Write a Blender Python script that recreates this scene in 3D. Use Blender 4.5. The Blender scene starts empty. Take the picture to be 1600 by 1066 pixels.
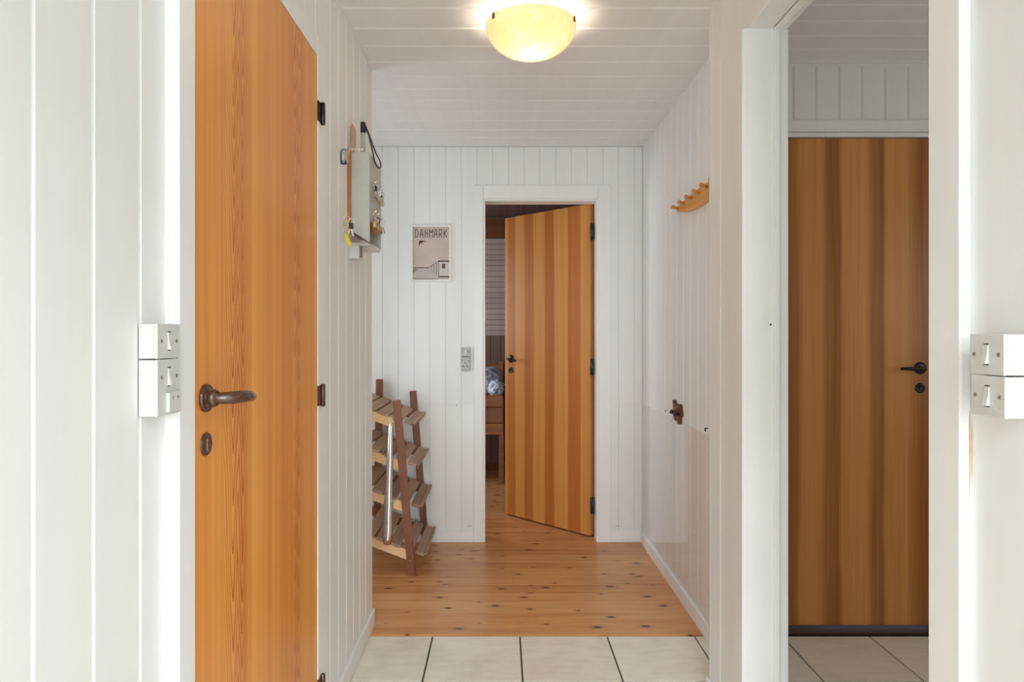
import bpy, bmesh, math, random
from mathutils import Matrix, Vector, noise
random.seed(7)
R = math.radians
PI = math.pi
S = bpy.context.scene
COL = S.collection

# ------------------------------------------------------------------ camera
F, VX, VY, CH = 1040.0, 783.0, 524.0, 1.246      # focal px, vanishing point px, eye height
cam_d = bpy.data.cameras.new('camera')
cam_d.sensor_width = 36.0
cam_d.lens = F / 1600 * 36
cam_d.shift_x = (800 - VX) / 1600
cam_d.shift_y = -(533 - VY) / 1600
cam_d.clip_start = 0.02
cam = bpy.data.objects.new('camera', cam_d)
cam.location = (0, 0, CH)
cam.rotation_euler = (R(90), 0, 0)
COL.objects.link(cam)
S.camera = cam

# ------------------------------------------------------------------ world, lights, exposure
S.view_settings.view_transform = 'Standard'
S.view_settings.look = 'None'
S.view_settings.gamma = 1.0
S.view_settings.use_curve_mapping = False
S.view_settings.exposure = 0.07
S.cycles.use_denoising = True
S.cycles.max_bounces = 14
S.cycles.diffuse_bounces = 10
S.cycles.transparent_max_bounces = 16
S.cycles.sample_clamp_indirect = 6.0
w = bpy.data.worlds.new('world'); S.world = w; w.use_nodes = True
wn = w.node_tree.nodes['Background']
wn.inputs[0].default_value = (0.75, 0.85, 1.0, 1); wn.inputs[1].default_value = 0.6

def area(name, loc, direction, sx, sy, energy, color):
    d = bpy.data.lights.new(name, 'AREA'); d.shape = 'RECTANGLE'; d.size = sx; d.size_y = sy
    d.energy = energy; d.color = color
    o = bpy.data.objects.new(name, d); COL.objects.link(o); o.location = loc
    o.rotation_euler = Vector(direction).to_track_quat('-Z', 'Y').to_euler()
    return o
PW_BACK, PW_SKY, PW_ENTRY, PW_SIDE, PW_BED, PW_LAMP = 245, 30, 5.5, 7.5, 24.0, 3.0
area('daylight_living_room_glazing', (0.0, -8.85, 2.0), (0, 1, 0.0), 1.7, 3.1, PW_BACK, (0.89, 0.955, 1.0))
area('daylight_roof_window', (2.3, -2.0, 3.2), (-0.58, 0.66, -0.45), 0.9, 0.7, PW_SKY, (0.89, 0.955, 1.0))
area('hall_floor_fill_light', (0.15, -2.5, 3.55), (0, 0.8, -0.6), 1.4, 0.9, 105, (0.89, 0.955, 1.0))  # added fill without a known source, brightens the hall tiles and ceiling
area('daylight_entrance_door_glass', (-1.43, 3.28, 1.25), (1, 0, 0), 0.5, 1.3, PW_ENTRY, (0.89, 0.955, 1.0))
area('daylight_side_room_window', (3.05, 1.5, 1.45), (-1, 0.35, -0.05), 0.9, 0.9, PW_SIDE, (1.0, 0.97, 0.92))
area('daylight_bedroom_window', (-1.75, 5.2, 1.5), (1, 0.1, -0.1), 0.9, 0.9, PW_BED, (0.9, 0.92, 1.0))

# ------------------------------------------------------------------ materials
def mat(name):
    m = bpy.data.materials.new(name); m.use_nodes = True
    nt = m.node_tree; b = nt.nodes['Principled BSDF']
    return m, nt, b
def nd(nt, t, **kw):
    n = nt.nodes.new(t)
    for k, v in kw.items(): setattr(n, k, v)
    return n
def math_n(nt, op, a, b=None, c=None):
    n = nd(nt, 'ShaderNodeMath', operation=op)
    for i, v in enumerate((a, b, c)):
        if v is None: continue
        if isinstance(v, (int, float)): n.inputs[i].default_value = v
        else: nt.links.new(v, n.inputs[i])
    return n.outputs[0]
def ramp(nt, fac, stops, interp='LINEAR'):
    n = nd(nt, 'ShaderNodeValToRGB'); cr = n.color_ramp; cr.interpolation = interp
    while len(cr.elements) > 1: cr.elements.remove(cr.elements[-1])
    cr.elements[0].position = stops[0][0]; cr.elements[0].color = (*stops[0][1], 1)
    for p, c in stops[1:]:
        e = cr.elements.new(p); e.color = (*c, 1)
    if fac is not None: nt.links.new(fac, n.inputs[0])
    return n.outputs[0]
def mix(nt, fac, a, b, blend='MIX'):
    n = nd(nt, 'ShaderNodeMix', data_type='RGBA', blend_type=blend)
    for sock, v in ((n.inputs[0], fac), (n.inputs[6], a), (n.inputs[7], b)):
        if isinstance(v, (int, float)): sock.default_value = v
        elif isinstance(v, tuple): sock.default_value = (*v, 1)
        else: nt.links.new(v, sock)
    return n.outputs[2]
def coords(nt, scale=(1, 1, 1), out='Object', loc=(0, 0, 0)):
    tc = nd(nt, 'ShaderNodeTexCoord'); mp = nd(nt, 'ShaderNodeMapping')
    mp.inputs['Scale'].default_value = scale; mp.inputs['Location'].default_value = loc
    nt.links.new(tc.outputs[out], mp.inputs[0]); return mp.outputs[0]
def noise_n(nt, vec, scale, detail=3, rough=0.55, dist=0.0):
    n = nd(nt, 'ShaderNodeTexNoise'); n.inputs['Scale'].default_value = scale
    n.inputs['Detail'].default_value = detail; n.inputs['Roughness'].default_value = rough
    n.inputs['Distortion'].default_value = dist
    nt.links.new(vec, n.inputs['Vector']); return n.outputs[0]
def bump(nt, b, h, strength, dist=0.002):
    n = nd(nt, 'ShaderNodeBump'); n.inputs['Strength'].default_value = strength
    n.inputs['Distance'].default_value = dist
    nt.links.new(h, n.inputs['Height']); nt.links.new(n.outputs[0], b.inputs['Normal'])
def lin(r, g, b):
    f = lambda c: (c / 255 / 12.92) if c / 255 <= 0.04045 else ((c / 255 + 0.055) / 1.055) ** 2.4
    return (f(r), f(g), f(b))

def white_paint(name, col, stretch, rough=0.42):
    m, nt, b = mat(name)
    v = coords(nt, stretch)
    n1 = noise_n(nt, v, 6, 4)
    c = ramp(nt, n1, [(0.3, tuple(x * 0.965 for x in col)), (0.65, col)])
    nt.links.new(c, b.inputs['Base Color'])
    b.inputs['Roughness'].default_value = rough
    b.inputs['Specular IOR Level'].default_value = 0.35
    bump(nt, b, noise_n(nt, v, 40, 3), 0.12, 0.001)
    return m
WHITE_V = white_paint('white_painted_wood_vertical', (0.862, 0.872, 0.872), (3, 3, 0.35))
WHITE_H = white_paint('white_painted_wood_ceiling', (0.86, 0.865, 0.865), (0.35, 3, 3))
WHITE_TRIM = white_paint('white_gloss_trim', (0.87, 0.88, 0.88), (3, 3, 0.4), 0.32)
WHITE_PLASTER = white_paint('white_plain_paint', (0.862, 0.872, 0.872), (1, 1, 1), 0.5)

def plain(name, col, rough=0.5, metal=0.0, spec=0.5, var=0.08, scale=60):
    m, nt, b = mat(name)
    v = coords(nt)
    c = ramp(nt, noise_n(nt, v, scale, 2), [(0.3, tuple(x * (1 - var) for x in col)), (0.7, tuple(min(1, x * (1 + var)) for x in col))])
    nt.links.new(c, b.inputs['Base Color'])
    b.inputs['Roughness'].default_value = rough; b.inputs['Metallic'].default_value = metal
    b.inputs['Specular IOR Level'].default_value = spec
    return m
PLASTIC = plain('white_switch_plastic', (0.64, 0.64, 0.615), 0.3, var=0.02)
PLASTIC_SHADED = plain('shaded_socket_plastic', (0.42, 0.41, 0.38), 0.35, var=0.35, scale=220)  # grey speckle paints in the small shadows of the socket relief
DARK_SLOT = plain('dark_slot', (0.03, 0.03, 0.03), 0.6)
SCREW = plain('screw_metal', (0.35, 0.34, 0.31), 0.35, 0.8)
BROWN_METAL = plain('brown_lacquered_metal', (0.075, 0.024, 0.012), 0.22, 0.0, 0.8, 0.04, 30)
BLACK_METAL = plain('black_iron', (0.012, 0.009, 0.008), 0.35, 0.0, 0.5)
GROUT = plain('grey_grout', (0.13, 0.115, 0.095), 0.9, var=0.2, scale=90)
STEEL = plain('polished_steel', (0.72, 0.70, 0.68), 0.16, 1.0)
BLACK_PLASTIC = plain('black_plastic', (0.012, 0.010, 0.012), 0.35)
BROWN_CARVED = plain('brown_carved_wood', (0.13, 0.045, 0.02), 0.45, var=0.3, scale=50)
DARK_VOID = plain('dark_underfloor', (0.03, 0.02, 0.015), 0.8)

def wood(name, c_dark, c_light, axis, rough=0.45, scale=1.0, var=0.25, fine=1.0, coord='Object'):
    """straight grained wood; axis = grain direction index"""
    m, nt, b = mat(name)
    st = [14 * scale] * 3; st[axis] = 0.9 * scale
    v = coords(nt, tuple(st), coord)
    n1 = noise_n(nt, v, 1.2, 4, 0.6, 0.6)
    st2 = [90 * scale] * 3; st2[axis] = 2.0 * scale
    n2 = noise_n(nt, coords(nt, tuple(st2), coord), 1.0, 3)
    f = math_n(nt, 'ADD', math_n(nt, 'MULTIPLY', n1, 0.7), math_n(nt, 'MULTIPLY', n2, 0.3 * fine))
    oi = nd(nt, 'ShaderNodeObjectInfo')
    f = math_n(nt, 'ADD', f, math_n(nt, 'MULTIPLY', math_n(nt, 'SUBTRACT', oi.outputs['Random'], 0.5), var))
    c = ramp(nt, f, [(0.25, c_dark), (0.72, c_light)])
    nt.links.new(c, b.inputs['Base Color'])
    b.inputs['Roughness'].default_value = rough
    bump(nt, b, n2, 0.15, 0.001)
    return m
RACK_LEG = wood('dark_stained_rack_leg', lin(98, 54, 34), lin(150, 90, 60), 2, 0.4)
RACK_RAIL = wood('light_tan_rack_rail', lin(236, 186, 134), lin(250, 214, 168), 0, 0.5)
RACK_SLAT = wood('weathered_brown_slat', lin(142, 110, 88), lin(198, 164, 138), 1, 0.6, var=0.35)
COAT_WOOD = wood('honey_coat_rack_wood', lin(206, 138, 52), lin(238, 178, 90), 1, 0.35)
BOX_WOOD = wood('key_cabinet_backboard_wood', lin(150, 84, 38), lin(186, 116, 62), 2, 0.45)
BED_WOOD = wood('pine_bed_wood', lin(118, 66, 28), lin(176, 110, 54), 0, 0.45, var=0.2)
THRESH = wood('dark_threshold_wood', lin(60, 38, 24), lin(90, 58, 36), 0, 0.5)
BR_H = wood('pale_pink_bedroom_boards', lin(165, 143, 137), lin(202, 180, 172), 0, 0.6, var=0.15)
BR_V = wood('brown_bedroom_boards', lin(96, 72, 60), lin(138, 108, 92), 2, 0.6, var=0.2)
BR_C = wood('dark_bedroom_ceiling_boards', lin(84, 62, 56), lin(118, 92, 84), 0, 0.6, var=0.15)
BR_BEAM = wood('brown_bedroom_beam', lin(88, 50, 26), lin(124, 76, 40), 0, 0.6)

def cathedral_door(name):
    """flame-grained orange pine veneer; works on world Y (width) and Z"""
    m, nt, b = mat(name)
    tc = nd(nt, 'ShaderNodeTexCoord'); sp = nd(nt, 'ShaderNodeSeparateXYZ')
    nt.links.new(tc.outputs['Object'], sp.inputs[0])
    y, z = sp.outputs[1], sp.outputs[2]
    total = None; masks = None
    wob = noise_n(nt, coords(nt, (1, 5, 1.1)), 2.0, 2)
    for k, (yc, wd, off, fr) in enumerate(((1.345, 0.062, 0.024, 0.0), (1.735, 0.044, 0.018, 3.7))):
        dy = math_n(nt, 'SUBTRACT', math_n(nt, 'ADD', y, math_n(nt, 'MULTIPLY', math_n(nt, 'SUBTRACT', wob, 0.5), 0.03)), yc)
        ady = math_n(nt, 'SUBTRACT', math_n(nt, 'ABSOLUTE', dy), off)
        # growth rings cut at a slant: nested V shapes pointing down, two columns side by side
        r = math_n(nt, 'SQRT', math_n(nt, 'ADD', math_n(nt, 'MULTIPLY', ady, ady), 0.00002))
        nz = noise_n(nt, coords(nt, (0, 7, 1.6), loc=(fr, fr * 2, fr)), 1.0, 2.5, 0.5)
        g = math_n(nt, 'ADD', math_n(nt, 'SUBTRACT', r, math_n(nt, 'MULTIPLY', z, 0.11)), math_n(nt, 'MULTIPLY', nz, 0.05))
        fr_ = math_n(nt, 'FRACT', math_n(nt, 'MULTIPLY', g, 105))
        line = math_n(nt, 'POWER', fr_, 3.6)
        q = math_n(nt, 'DIVIDE', dy, wd)
        msk = math_n(nt, 'POWER', 2.718, math_n(nt, 'MULTIPLY', math_n(nt, 'MULTIPLY', q, q), -1.0))
        brk = ramp(nt, noise_n(nt, coords(nt, (0, 9, 2.2), loc=(fr + 5, fr, fr)), 1.0, 2), [(0.34, (0.45, 0.45, 0.45)), (0.52, (1, 1, 1))])
        t = math_n(nt, 'MULTIPLY', math_n(nt, 'MULTIPLY', line, msk), brk)
        total = t if total is None else math_n(nt, 'ADD', total, t)
    fine = noise_n(nt, coords(nt, (1, 240, 1.4)), 1.0, 3)
    band = noise_n(nt, coords(nt, (1, 22, 0.25)), 1.0, 3)
    f = math_n(nt, 'ADD', math_n(nt, 'MULTIPLY', band, 0.75), math_n(nt, 'MULTIPLY', fine, 0.35))
    base = ramp(nt, f, [(0.32, lin(208, 120, 42)), (0.78, lin(246, 174, 86))])
    c = mix(nt, math_n(nt, 'MINIMUM', math_n(nt, 'MULTIPLY', total, 1.9), 0.95), base, lin(176, 80, 18))
    nt.links.new(c, b.inputs['Base Color'])
    b.inputs['Roughness'].default_value = 0.34
    b.inputs['Specular IOR Level'].default_value = 0.35
    return m
DOOR_FLAME = cathedral_door('orange_flame_pine_veneer')

def striped_door(name, stops, dark, light, wander=0.012):
    """bookmatched veneer: strips along local X of the leaf, colours given by position 0..1"""
    m, nt, b = mat(name)
    tc = nd(nt, 'ShaderNodeTexCoord'); sp = nd(nt, 'ShaderNodeSeparateXYZ')
    nt.links.new(tc.outputs['Object'], sp.inputs[0])
    wv = noise_n(nt, coords(nt, (6, 0, 1.3)), 1.0, 3)
    u = math_n(nt, 'ADD', sp.outputs[0], math_n(nt, 'MULTIPLY', math_n(nt, 'SUBTRACT', wv, 0.5), wander * 2))
    sv = []
    for p, v in stops:
        sv.append((p, (v, v, v)))
    s = ramp(nt, u, sv)
    fine = noise_n(nt, coords(nt, (170, 1, 1.3)), 1.0, 3)
    mid = noise_n(nt, coords(nt, (34, 1, 0.7)), 1.0, 3)
    f = math_n(nt, 'ADD', s, math_n(nt, 'ADD', math_n(nt, 'MULTIPLY', math_n(nt, 'SUBTRACT', fine, 0.5), 0.7),
                                    math_n(nt, 'MULTIPLY', math_n(nt, 'SUBTRACT', mid, 0.5), 0.55)))
    c = ramp(nt, f, [(0.0, dark), (1.0, light)])
    nt.links.new(c, b.inputs['Base Color'])
    b.inputs['Roughness'].default_value = 0.33
    b.inputs['Specular IOR Level'].default_value = 0.4
    return m

def tile_mat():
    m, nt, b = mat('beige_ceramic_tile')
    v = coords(nt)
    n1 = noise_n(nt, v, 7, 5, 0.6, 0.4)
    n2 = noise_n(nt, coords(nt, (1, 5, 1)), 9, 4)
    f = math_n(nt, 'ADD', math_n(nt, 'MULTIPLY', n1, 0.6), math_n(nt, 'MULTIPLY', n2, 0.4))
    oi = nd(nt, 'ShaderNodeObjectInfo')
    f = math_n(nt, 'ADD', f, math_n(nt, 'MULTIPLY', math_n(nt, 'SUBTRACT', oi.outputs['Random'], 0.5), 0.1))
    nt.links.new(ramp(nt, f, [(0.33, lin(226, 219, 204)), (0.52, lin(238, 233, 221)), (0.7, lin(243, 239, 230))]), b.inputs['Base Color'])
    b.inputs['Roughness'].default_value = 0.3
    return m
TILE = tile_mat()

def floor_mat():
    m, nt, b = mat('lacquered_pine_planks')
    oi = nd(nt, 'ShaderNodeObjectInfo')
    tc = nd(nt, 'ShaderNodeTexCoord')
    off = nd(nt, 'ShaderNodeCombineXYZ')
    nt.links.new(math_n(nt, 'MULTIPLY', oi.outputs['Random'], 37.0), off.inputs[0])
    nt.links.new(math_n(nt, 'MULTIPLY', oi.outputs['Random'], 91.0), off.inputs[2])
    va = nd(nt, 'ShaderNodeVectorMath', operation='ADD')
    nt.links.new(tc.outputs['Object'], va.inputs[0]); nt.links.new(off.outputs[0], va.inputs[1])
    def mp(scale):
        n = nd(nt, 'ShaderNodeMapping'); n.inputs['Scale'].default_value = scale
        nt.links.new(va.outputs[0], n.inputs[0]); return n.outputs[0]
    n1 = noise_n(nt, mp((1.3, 26, 1)), 1.0, 4, 0.6, 0.8)
    n2 = noise_n(nt, mp((6, 160, 1)), 1.0, 3)
    blotch = noise_n(nt, mp((2.2, 5, 1)), 1.0, 3)
    f = math_n(nt, 'ADD', math_n(nt, 'MULTIPLY', n1, 0.5), math_n(nt, 'ADD', math_n(nt, 'MULTIPLY', n2, 0.2), math_n(nt, 'MULTIPLY', blotch, 0.3)))
    f = math_n(nt, 'ADD', f, math_n(nt, 'MULTIPLY', math_n(nt, 'SUBTRACT', oi.outputs['Random'], 0.5), 0.12))
    c = ramp(nt, f, [(0.3, lin(172, 112, 62)), (0.5, lin(206, 148, 92)), (0.72, lin(224, 174, 120))])
    # knots
    vo = nd(nt, 'ShaderNodeTexVoronoi'); vo.inputs['Scale'].default_value = 1.0; vo.voronoi_dimensions = '2D'
    nt.links.new(mp((5.2, 11.0, 1)), vo.inputs['Vector'])
    sepc = nd(nt, 'ShaderNodeSeparateColor'); nt.links.new(vo.outputs['Color'], sepc.inputs[0])
    pick = math_n(nt, 'GREATER_THAN', sepc.outputs[0], 0.58)
    size = math_n(nt, 'ADD', math_n(nt, 'MULTIPLY', sepc.outputs[1], 0.075), 0.055)
    kd = math_n(nt, 'ADD', math_n(nt, 'DIVIDE', vo.outputs['Distance'], size), math_n(nt, 'MULTIPLY', math_n(nt, 'SUBTRACT', n2, 0.5), 0.6))
    core = math_n(nt, 'MULTIPLY', pick, ramp(nt, kd, [(0.55, (1, 1, 1)), (1.0, (0, 0, 0))]))
    halo = math_n(nt, 'MULTIPLY', pick, ramp(nt, math_n(nt, 'MULTIPLY', kd, 0.45), [(0.25, (0.6, 0.6, 0.6)), (1.0, (0, 0, 0))]))
    c = mix(nt, halo, c, lin(168, 100, 48))
    c = mix(nt, core, c, lin(62, 30, 14))
    # worn pale scuffs along the middle of the walkway
    scuff = noise_n(nt, mp((30, 60, 1)), 1.0, 5, 0.75)
    patch = noise_n(nt, mp((1.7, 4, 1)), 1.0, 2)
    sm = math_n(nt, 'MULTIPLY', ramp(nt, scuff, [(0.60, (0, 0, 0)), (0.66, (1, 1, 1))]), ramp(nt, patch, [(0.56, (0, 0, 0)), (0.66, (0.55, 0.55, 0.55))]))
    c = mix(nt, sm, c, lin(204, 180, 148))
    nt.links.new(c, b.inputs['Base Color'])
    rr = math_n(nt, 'ADD', 0.24, math_n(nt, 'MULTIPLY', blotch, 0.16))
    nt.links.new(rr, b.inputs['Roughness'])
    b.inputs['Specular IOR Level'].default_value = 0.5
    return m
PLANK = floor_mat()

def acrylic():
    m = bpy.data.materials.new('clear_acrylic'); m.use_nodes = True
    nt = m.node_tree; nt.nodes.remove(nt.nodes['Principled BSDF'])
    out = nt.nodes['Material Output']
    tr = nd(nt, 'ShaderNodeBsdfTransparent'); tr.inputs[0].default_value = (0.998, 0.998, 0.996, 1)
    gl = nd(nt, 'ShaderNodeBsdfGlossy'); gl.inputs['Roughness'].default_value = 0.06
    fr = nd(nt, 'ShaderNodeFresnel'); fr.inputs[0].default_value = 1.45
    mx = nd(nt, 'ShaderNodeMixShader')
    ge = nd(nt, 'ShaderNodeNewGeometry')
    front = math_n(nt, 'MULTIPLY', fr.outputs[0], math_n(nt, 'SUBTRACT', 1.0, ge.outputs['Backfacing']))
    nt.links.new(front, mx.inputs[0]); nt.links.new(tr.outputs[0], mx.inputs[1]); nt.links.new(gl.outputs[0], mx.inputs[2])
    nt.links.new(mx.outputs[0], out.inputs[0])
    return m
ACRYLIC = acrylic()

def bowl_mat():
    m = bpy.data.materials.new('alabaster_glass'); m.use_nodes = True
    nt = m.node_tree; nt.nodes.remove(nt.nodes['Principled BSDF'])
    out = nt.nodes['Material Output']
    v = coords(nt)
    n = noise_n(nt, v, 14, 4, 0.6, 1.2)
    c = ramp(nt, n, [(0.35, (0.40, 0.215, 0.105)), (0.65, (0.42, 0.275, 0.165))])
    tl = nd(nt, 'ShaderNodeBsdfTranslucent'); nt.links.new(c, tl.inputs[0])
    df = nd(nt, 'ShaderNodeBsdfDiffuse'); df.inputs[0].default_value = (0.75, 0.66, 0.50, 1)
    gl = nd(nt, 'ShaderNodeBsdfGlossy'); gl.inputs['Roughness'].default_value = 0.05
    m1 = nd(nt, 'ShaderNodeMixShader'); m1.inputs[0].default_value = 0.35
    nt.links.new(tl.outputs[0], m1.inputs[1]); nt.links.new(df.outputs[0], m1.inputs[2])
    fr = nd(nt, 'ShaderNodeFresnel'); fr.inputs[0].default_value = 1.45
    m2 = nd(nt, 'ShaderNodeMixShader'); nt.links.new(fr.outputs[0], m2.inputs[0])
    nt.links.new(m1.outputs[0], m2.inputs[1]); nt.links.new(gl.outputs[0], m2.inputs[2])
    nt.links.new(m2.outputs[0], out.inputs[0])
    return m
BOWL = bowl_mat()

# ------------------------------------------------------------------ helpers
def link(name, bm_or_me, m=None, parent=None, smooth=False):
    if isinstance(bm_or_me, bmesh.types.BMesh):
        me = bpy.data.meshes.new(name)
        bmesh.ops.recalc_face_normals(bm_or_me, faces=bm_or_me.faces)
        bm_or_me.to_mesh(me); bm_or_me.free()
        if smooth:
            for p in me.polygons: p.use_smooth = True
        if m: me.materials.append(m)
    else:
        me = bm_or_me
    o = bpy.data.objects.new(name, me); COL.objects.link(o)
    if parent: adopt(o, parent)
    return o
def world_m(o):
    m = o.matrix_basis.copy()
    return world_m(o.parent) @ o.matrix_parent_inverse @ m if o.parent else m
def adopt(o, parent):
    """parent while keeping the world placement"""
    o.parent = parent
    o.matrix_parent_inverse = world_m(parent).inverted()
def empty(name, loc=(0, 0, 0)):
    o = bpy.data.objects.new(name, None); COL.objects.link(o); o.location = loc; o.empty_display_size = 0.05
    return o
def tag(o, label, cat, group=None):
    o['label'] = label; o['category'] = cat
    if group: o['group'] = group
    return o
def struct(o, label=None):
    o['kind'] = 'structure'
    if label: o['label'] = label
    return o
def BM(): return bmesh.new()
def box(bm, x0, x1, y0, y1, z0, z1, bev=0.0, seg=1, mtx=None):
    r = bmesh.ops.create_cube(bm, size=1)
    vs = r['verts']
    for v in vs:
        v.co = Vector((x0 + (v.co.x + .5) * (x1 - x0), y0 + (v.co.y + .5) * (y1 - y0), z0 + (v.co.z + .5) * (z1 - z0)))
    if bev > 0:
        es = list({e for v in vs for e in v.link_edges})
        rb = bmesh.ops.bevel(bm, geom=es, offset=bev, segments=seg, affect='EDGES', profile=0.5)
        vs = list({v for f in rb['faces'] for v in f.verts} | {v for v in vs if v.is_valid})
    if mtx is not None:
        for v in vs: v.co = mtx @ v.co
    return vs
def bxo(name, x0, x1, y0, y1, z0, z1, m, parent=None, bev=0.0, seg=1, mtx=None):
    bm = BM(); box(bm, x0, x1, y0, y1, z0, z1, bev, seg, mtx)
    return link(name, bm, m, parent)
def tube(bm, pts, radii, n=12, caps=True, flat=None):
    """swept circle; flat = (axis vector, factor) squashes the section along axis"""
    pts = [Vector(p) for p in pts]
    if isinstance(radii, (int, float)): radii = [radii] * len(pts)
    rings = []; up = None
    for i, p in enumerate(pts):
        t = (pts[min(i + 1, len(pts) - 1)] - pts[max(i - 1, 0)]).normalized()
        if up is None:
            up = Vector((0, 0, 1)) if abs(t.z) < 0.9 else Vector((1, 0, 0))
        a = t.cross(up).normalized(); bb = a.cross(t).normalized(); up = bb
        ring = []
        for k in range(n):
            th = 2 * PI * k / n
            off = a * math.cos(th) * radii[i] + bb * math.sin(th) * radii[i]
            if flat:
                ax, fc = Vector(flat[0]).normalized(), flat[1]
                off = off - ax * off.dot(ax) * (1 - fc)
            ring.append(bm.verts.new(p + off))
        rings.append(ring)
    for r0, r1 in zip(rings, rings[1:]):
        for k in range(n):
            bm.faces.new((r0[k], r0[(k + 1) % n], r1[(k + 1) % n], r1[k]))
    if caps:
        bm.faces.new(rings[0][::-1]); bm.faces.new(rings[-1])
def closed_tube(bm, pts, r, n=8):
    pts = [Vector(p) for p in pts]; N = len(pts); rings = []
    c = sum(pts, Vector()) / N
    for i, p in enumerate(pts):
        t = (pts[(i + 1) % N] - pts[i - 1]).normalized()
        a = (p - c); a = (a - t * a.dot(t)).normalized(); bb = a.cross(t)
        rings.append([bm.verts.new(p + a * math.cos(2 * PI * k / n) * r + bb * math.sin(2 * PI * k / n) * r) for k in range(n)])
    for i in range(N):
        r0, r1 = rings[i], rings[(i + 1) % N]
        for k in range(n):
            bm.faces.new((r0[k], r0[(k + 1) % n], r1[(k + 1) % n], r1[k]))
def lathe(bm, prof, origin, axis, n=32):
    """prof: list of (radius, height along axis)"""
    o = Vector(origin); ax = Vector(axis).normalized()
    a = ax.orthogonal().normalized(); bb = ax.cross(a)
    rings = []
    for r, h in prof:
        if r < 1e-6: rings.append([bm.verts.new(o + ax * h)])
        else: rings.append([bm.verts.new(o + ax * h + a * math.cos(2 * PI * k / n) * r + bb * math.sin(2 * PI * k / n) * r) for k in range(n)])
    for r0, r1 in zip(rings, rings[1:]):
        if len(r0) == 1 and len(r1) == 1: continue
        for k in range(n):
            k2 = (k + 1) % n
            if len(r0) == 1: bm.faces.new((r0[0], r1[k2], r1[k]))
            elif len(r1) == 1: bm.faces.new((r0[k], r0[k2], r1[0]))
            else: bm.faces.new((r0[k], r0[k2], r1[k2], r1[k]))
def prism(bm, poly, o, u, v, n, t):
    """polygon in (u,v) plane at o extruded along n by t"""
    o, u, v, n = Vector(o), Vector(u), Vector(v), Vector(n)
    a = [bm.verts.new(o + u * p[0] + v * p[1]) for p in poly]
    b = [bm.verts.new(o + u * p[0] + v * p[1] + n * t) for p in poly]
    bm.faces.new(a[::-1]); bm.faces.new(b)
    for i in range(len(a)):
        j = (i + 1) % len(a); bm.faces.new((a[i], a[j], b[j], b[i]))

# --- cladding boards: shared meshes, one object per board
_board_cache = {}
def board_mesh(wd, L, t, c, m):
    key = (round(wd, 4), round(L, 4), t, c, m.name)
    if key not in _board_cache:
        bm = BM()
        h = wd / 2
        prof = [(-h, 0), (h, 0), (h, t - c), (h - c, t), (-h + c, t), (-h, t - c)]
        va = [bm.verts.new((a, b, -L / 2)) for a, b in prof]; vb = [bm.verts.new((a, b, L / 2)) for a, b in prof]
        bm.faces.new(va[::-1]); bm.faces.new(vb)
        for i in range(6):
            j = (i + 1) % 6; bm.faces.new((va[i], va[j], vb[j], vb[i]))
        me = bpy.data.meshes.new('board'); bmesh.ops.recalc_face_normals(bm, faces=bm.faces); bm.to_mesh(me); bm.free()
        me.materials.append(m); _board_cache[key] = me
    return _board_cache[key]
def board(parent, centre, n, l, wd, L, t, c, m, name='board'):
    """one board lying on a surface: centre of its back, outward n, length direction l"""
    n, l = Vector(n), Vector(l); u = n.cross(l)
    o = link(name, board_mesh(wd, L, t, c, m))
    M = Matrix((u, n, l)).transposed().to_4x4(); M.translation = Vector(centre)
    o.matrix_basis = M
    adopt(o, parent)
    return o
BT, BC, GAP = 0.012, 0.0048, 0.0014       # board thickness, chamfer, joint

# ------------------------------------------------------------------ key planes (metres)
CEIL = 2.38
XL, XLC = -0.553, -0.530      # left wall board face, left casing / door face
YLE = 2.84                    # left wall far corner
XR, XRN, XRC = 0.85, 0.723, 0.705
YRE = 2.30                    # end of the near right wall
YF = 4.0                      # far wall face
YT = 2.757                    # tile / plank joint
YD3 = 2.78                    # wall with the side-room door

# ------------------------------------------------------------------ floor
fl = struct(bxo('floor', -2.6, 3.2, -9.1, 7.0, -0.10, -0.008, GROUT))
PX, P0 = 0.3615, -0.2836
def tile(x0, x1, y0, y1):
    bm = BM(); g = 0.0035
    box(bm, x0 + g, x1 - g, y0 + g, y1 - g, -0.008, 0.0, 0.0012)
    link('tile', bm, TILE, fl)
for i in range(-2, 7):
    for j in range(0, 7):
        x0 = P0 + PX * i; y1 = YT - PX * j
        if y1 > 1.9 and x0 < XL - 0.4: continue
        lo = max(x0, -0.95); hi = x0 + PX
        tile(x0, hi, y1 - PX, y1)
struct(bxo('floor', -2.5, 2.5, -9.0, 0.225, -0.008, -0.0005, TILE))       # living room floor behind the camera
PW = 0.1115
y = YT + 0.001; k = 0
_pl = {}
while y < 6.6:
    x0, x1 = -1.9, 1.7
    if y + PW < 3.98: x0, x1 = -1.5, 0.86
    key = (x0, x1)
    if key not in _pl:
        bm = BM(); box(bm, x0, x1, 0.0006, PW - 0.0006, -0.008, 0.0035, 0.0012)
        me = bpy.data.meshes.new('plank'); bm.to_mesh(me); bm.free(); me.materials.append(PLANK); _pl[key] = me
    o = link('plank', _pl[key]); o.location = (0, y, 0); adopt(o, fl)
    y += PW; k += 1

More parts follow.
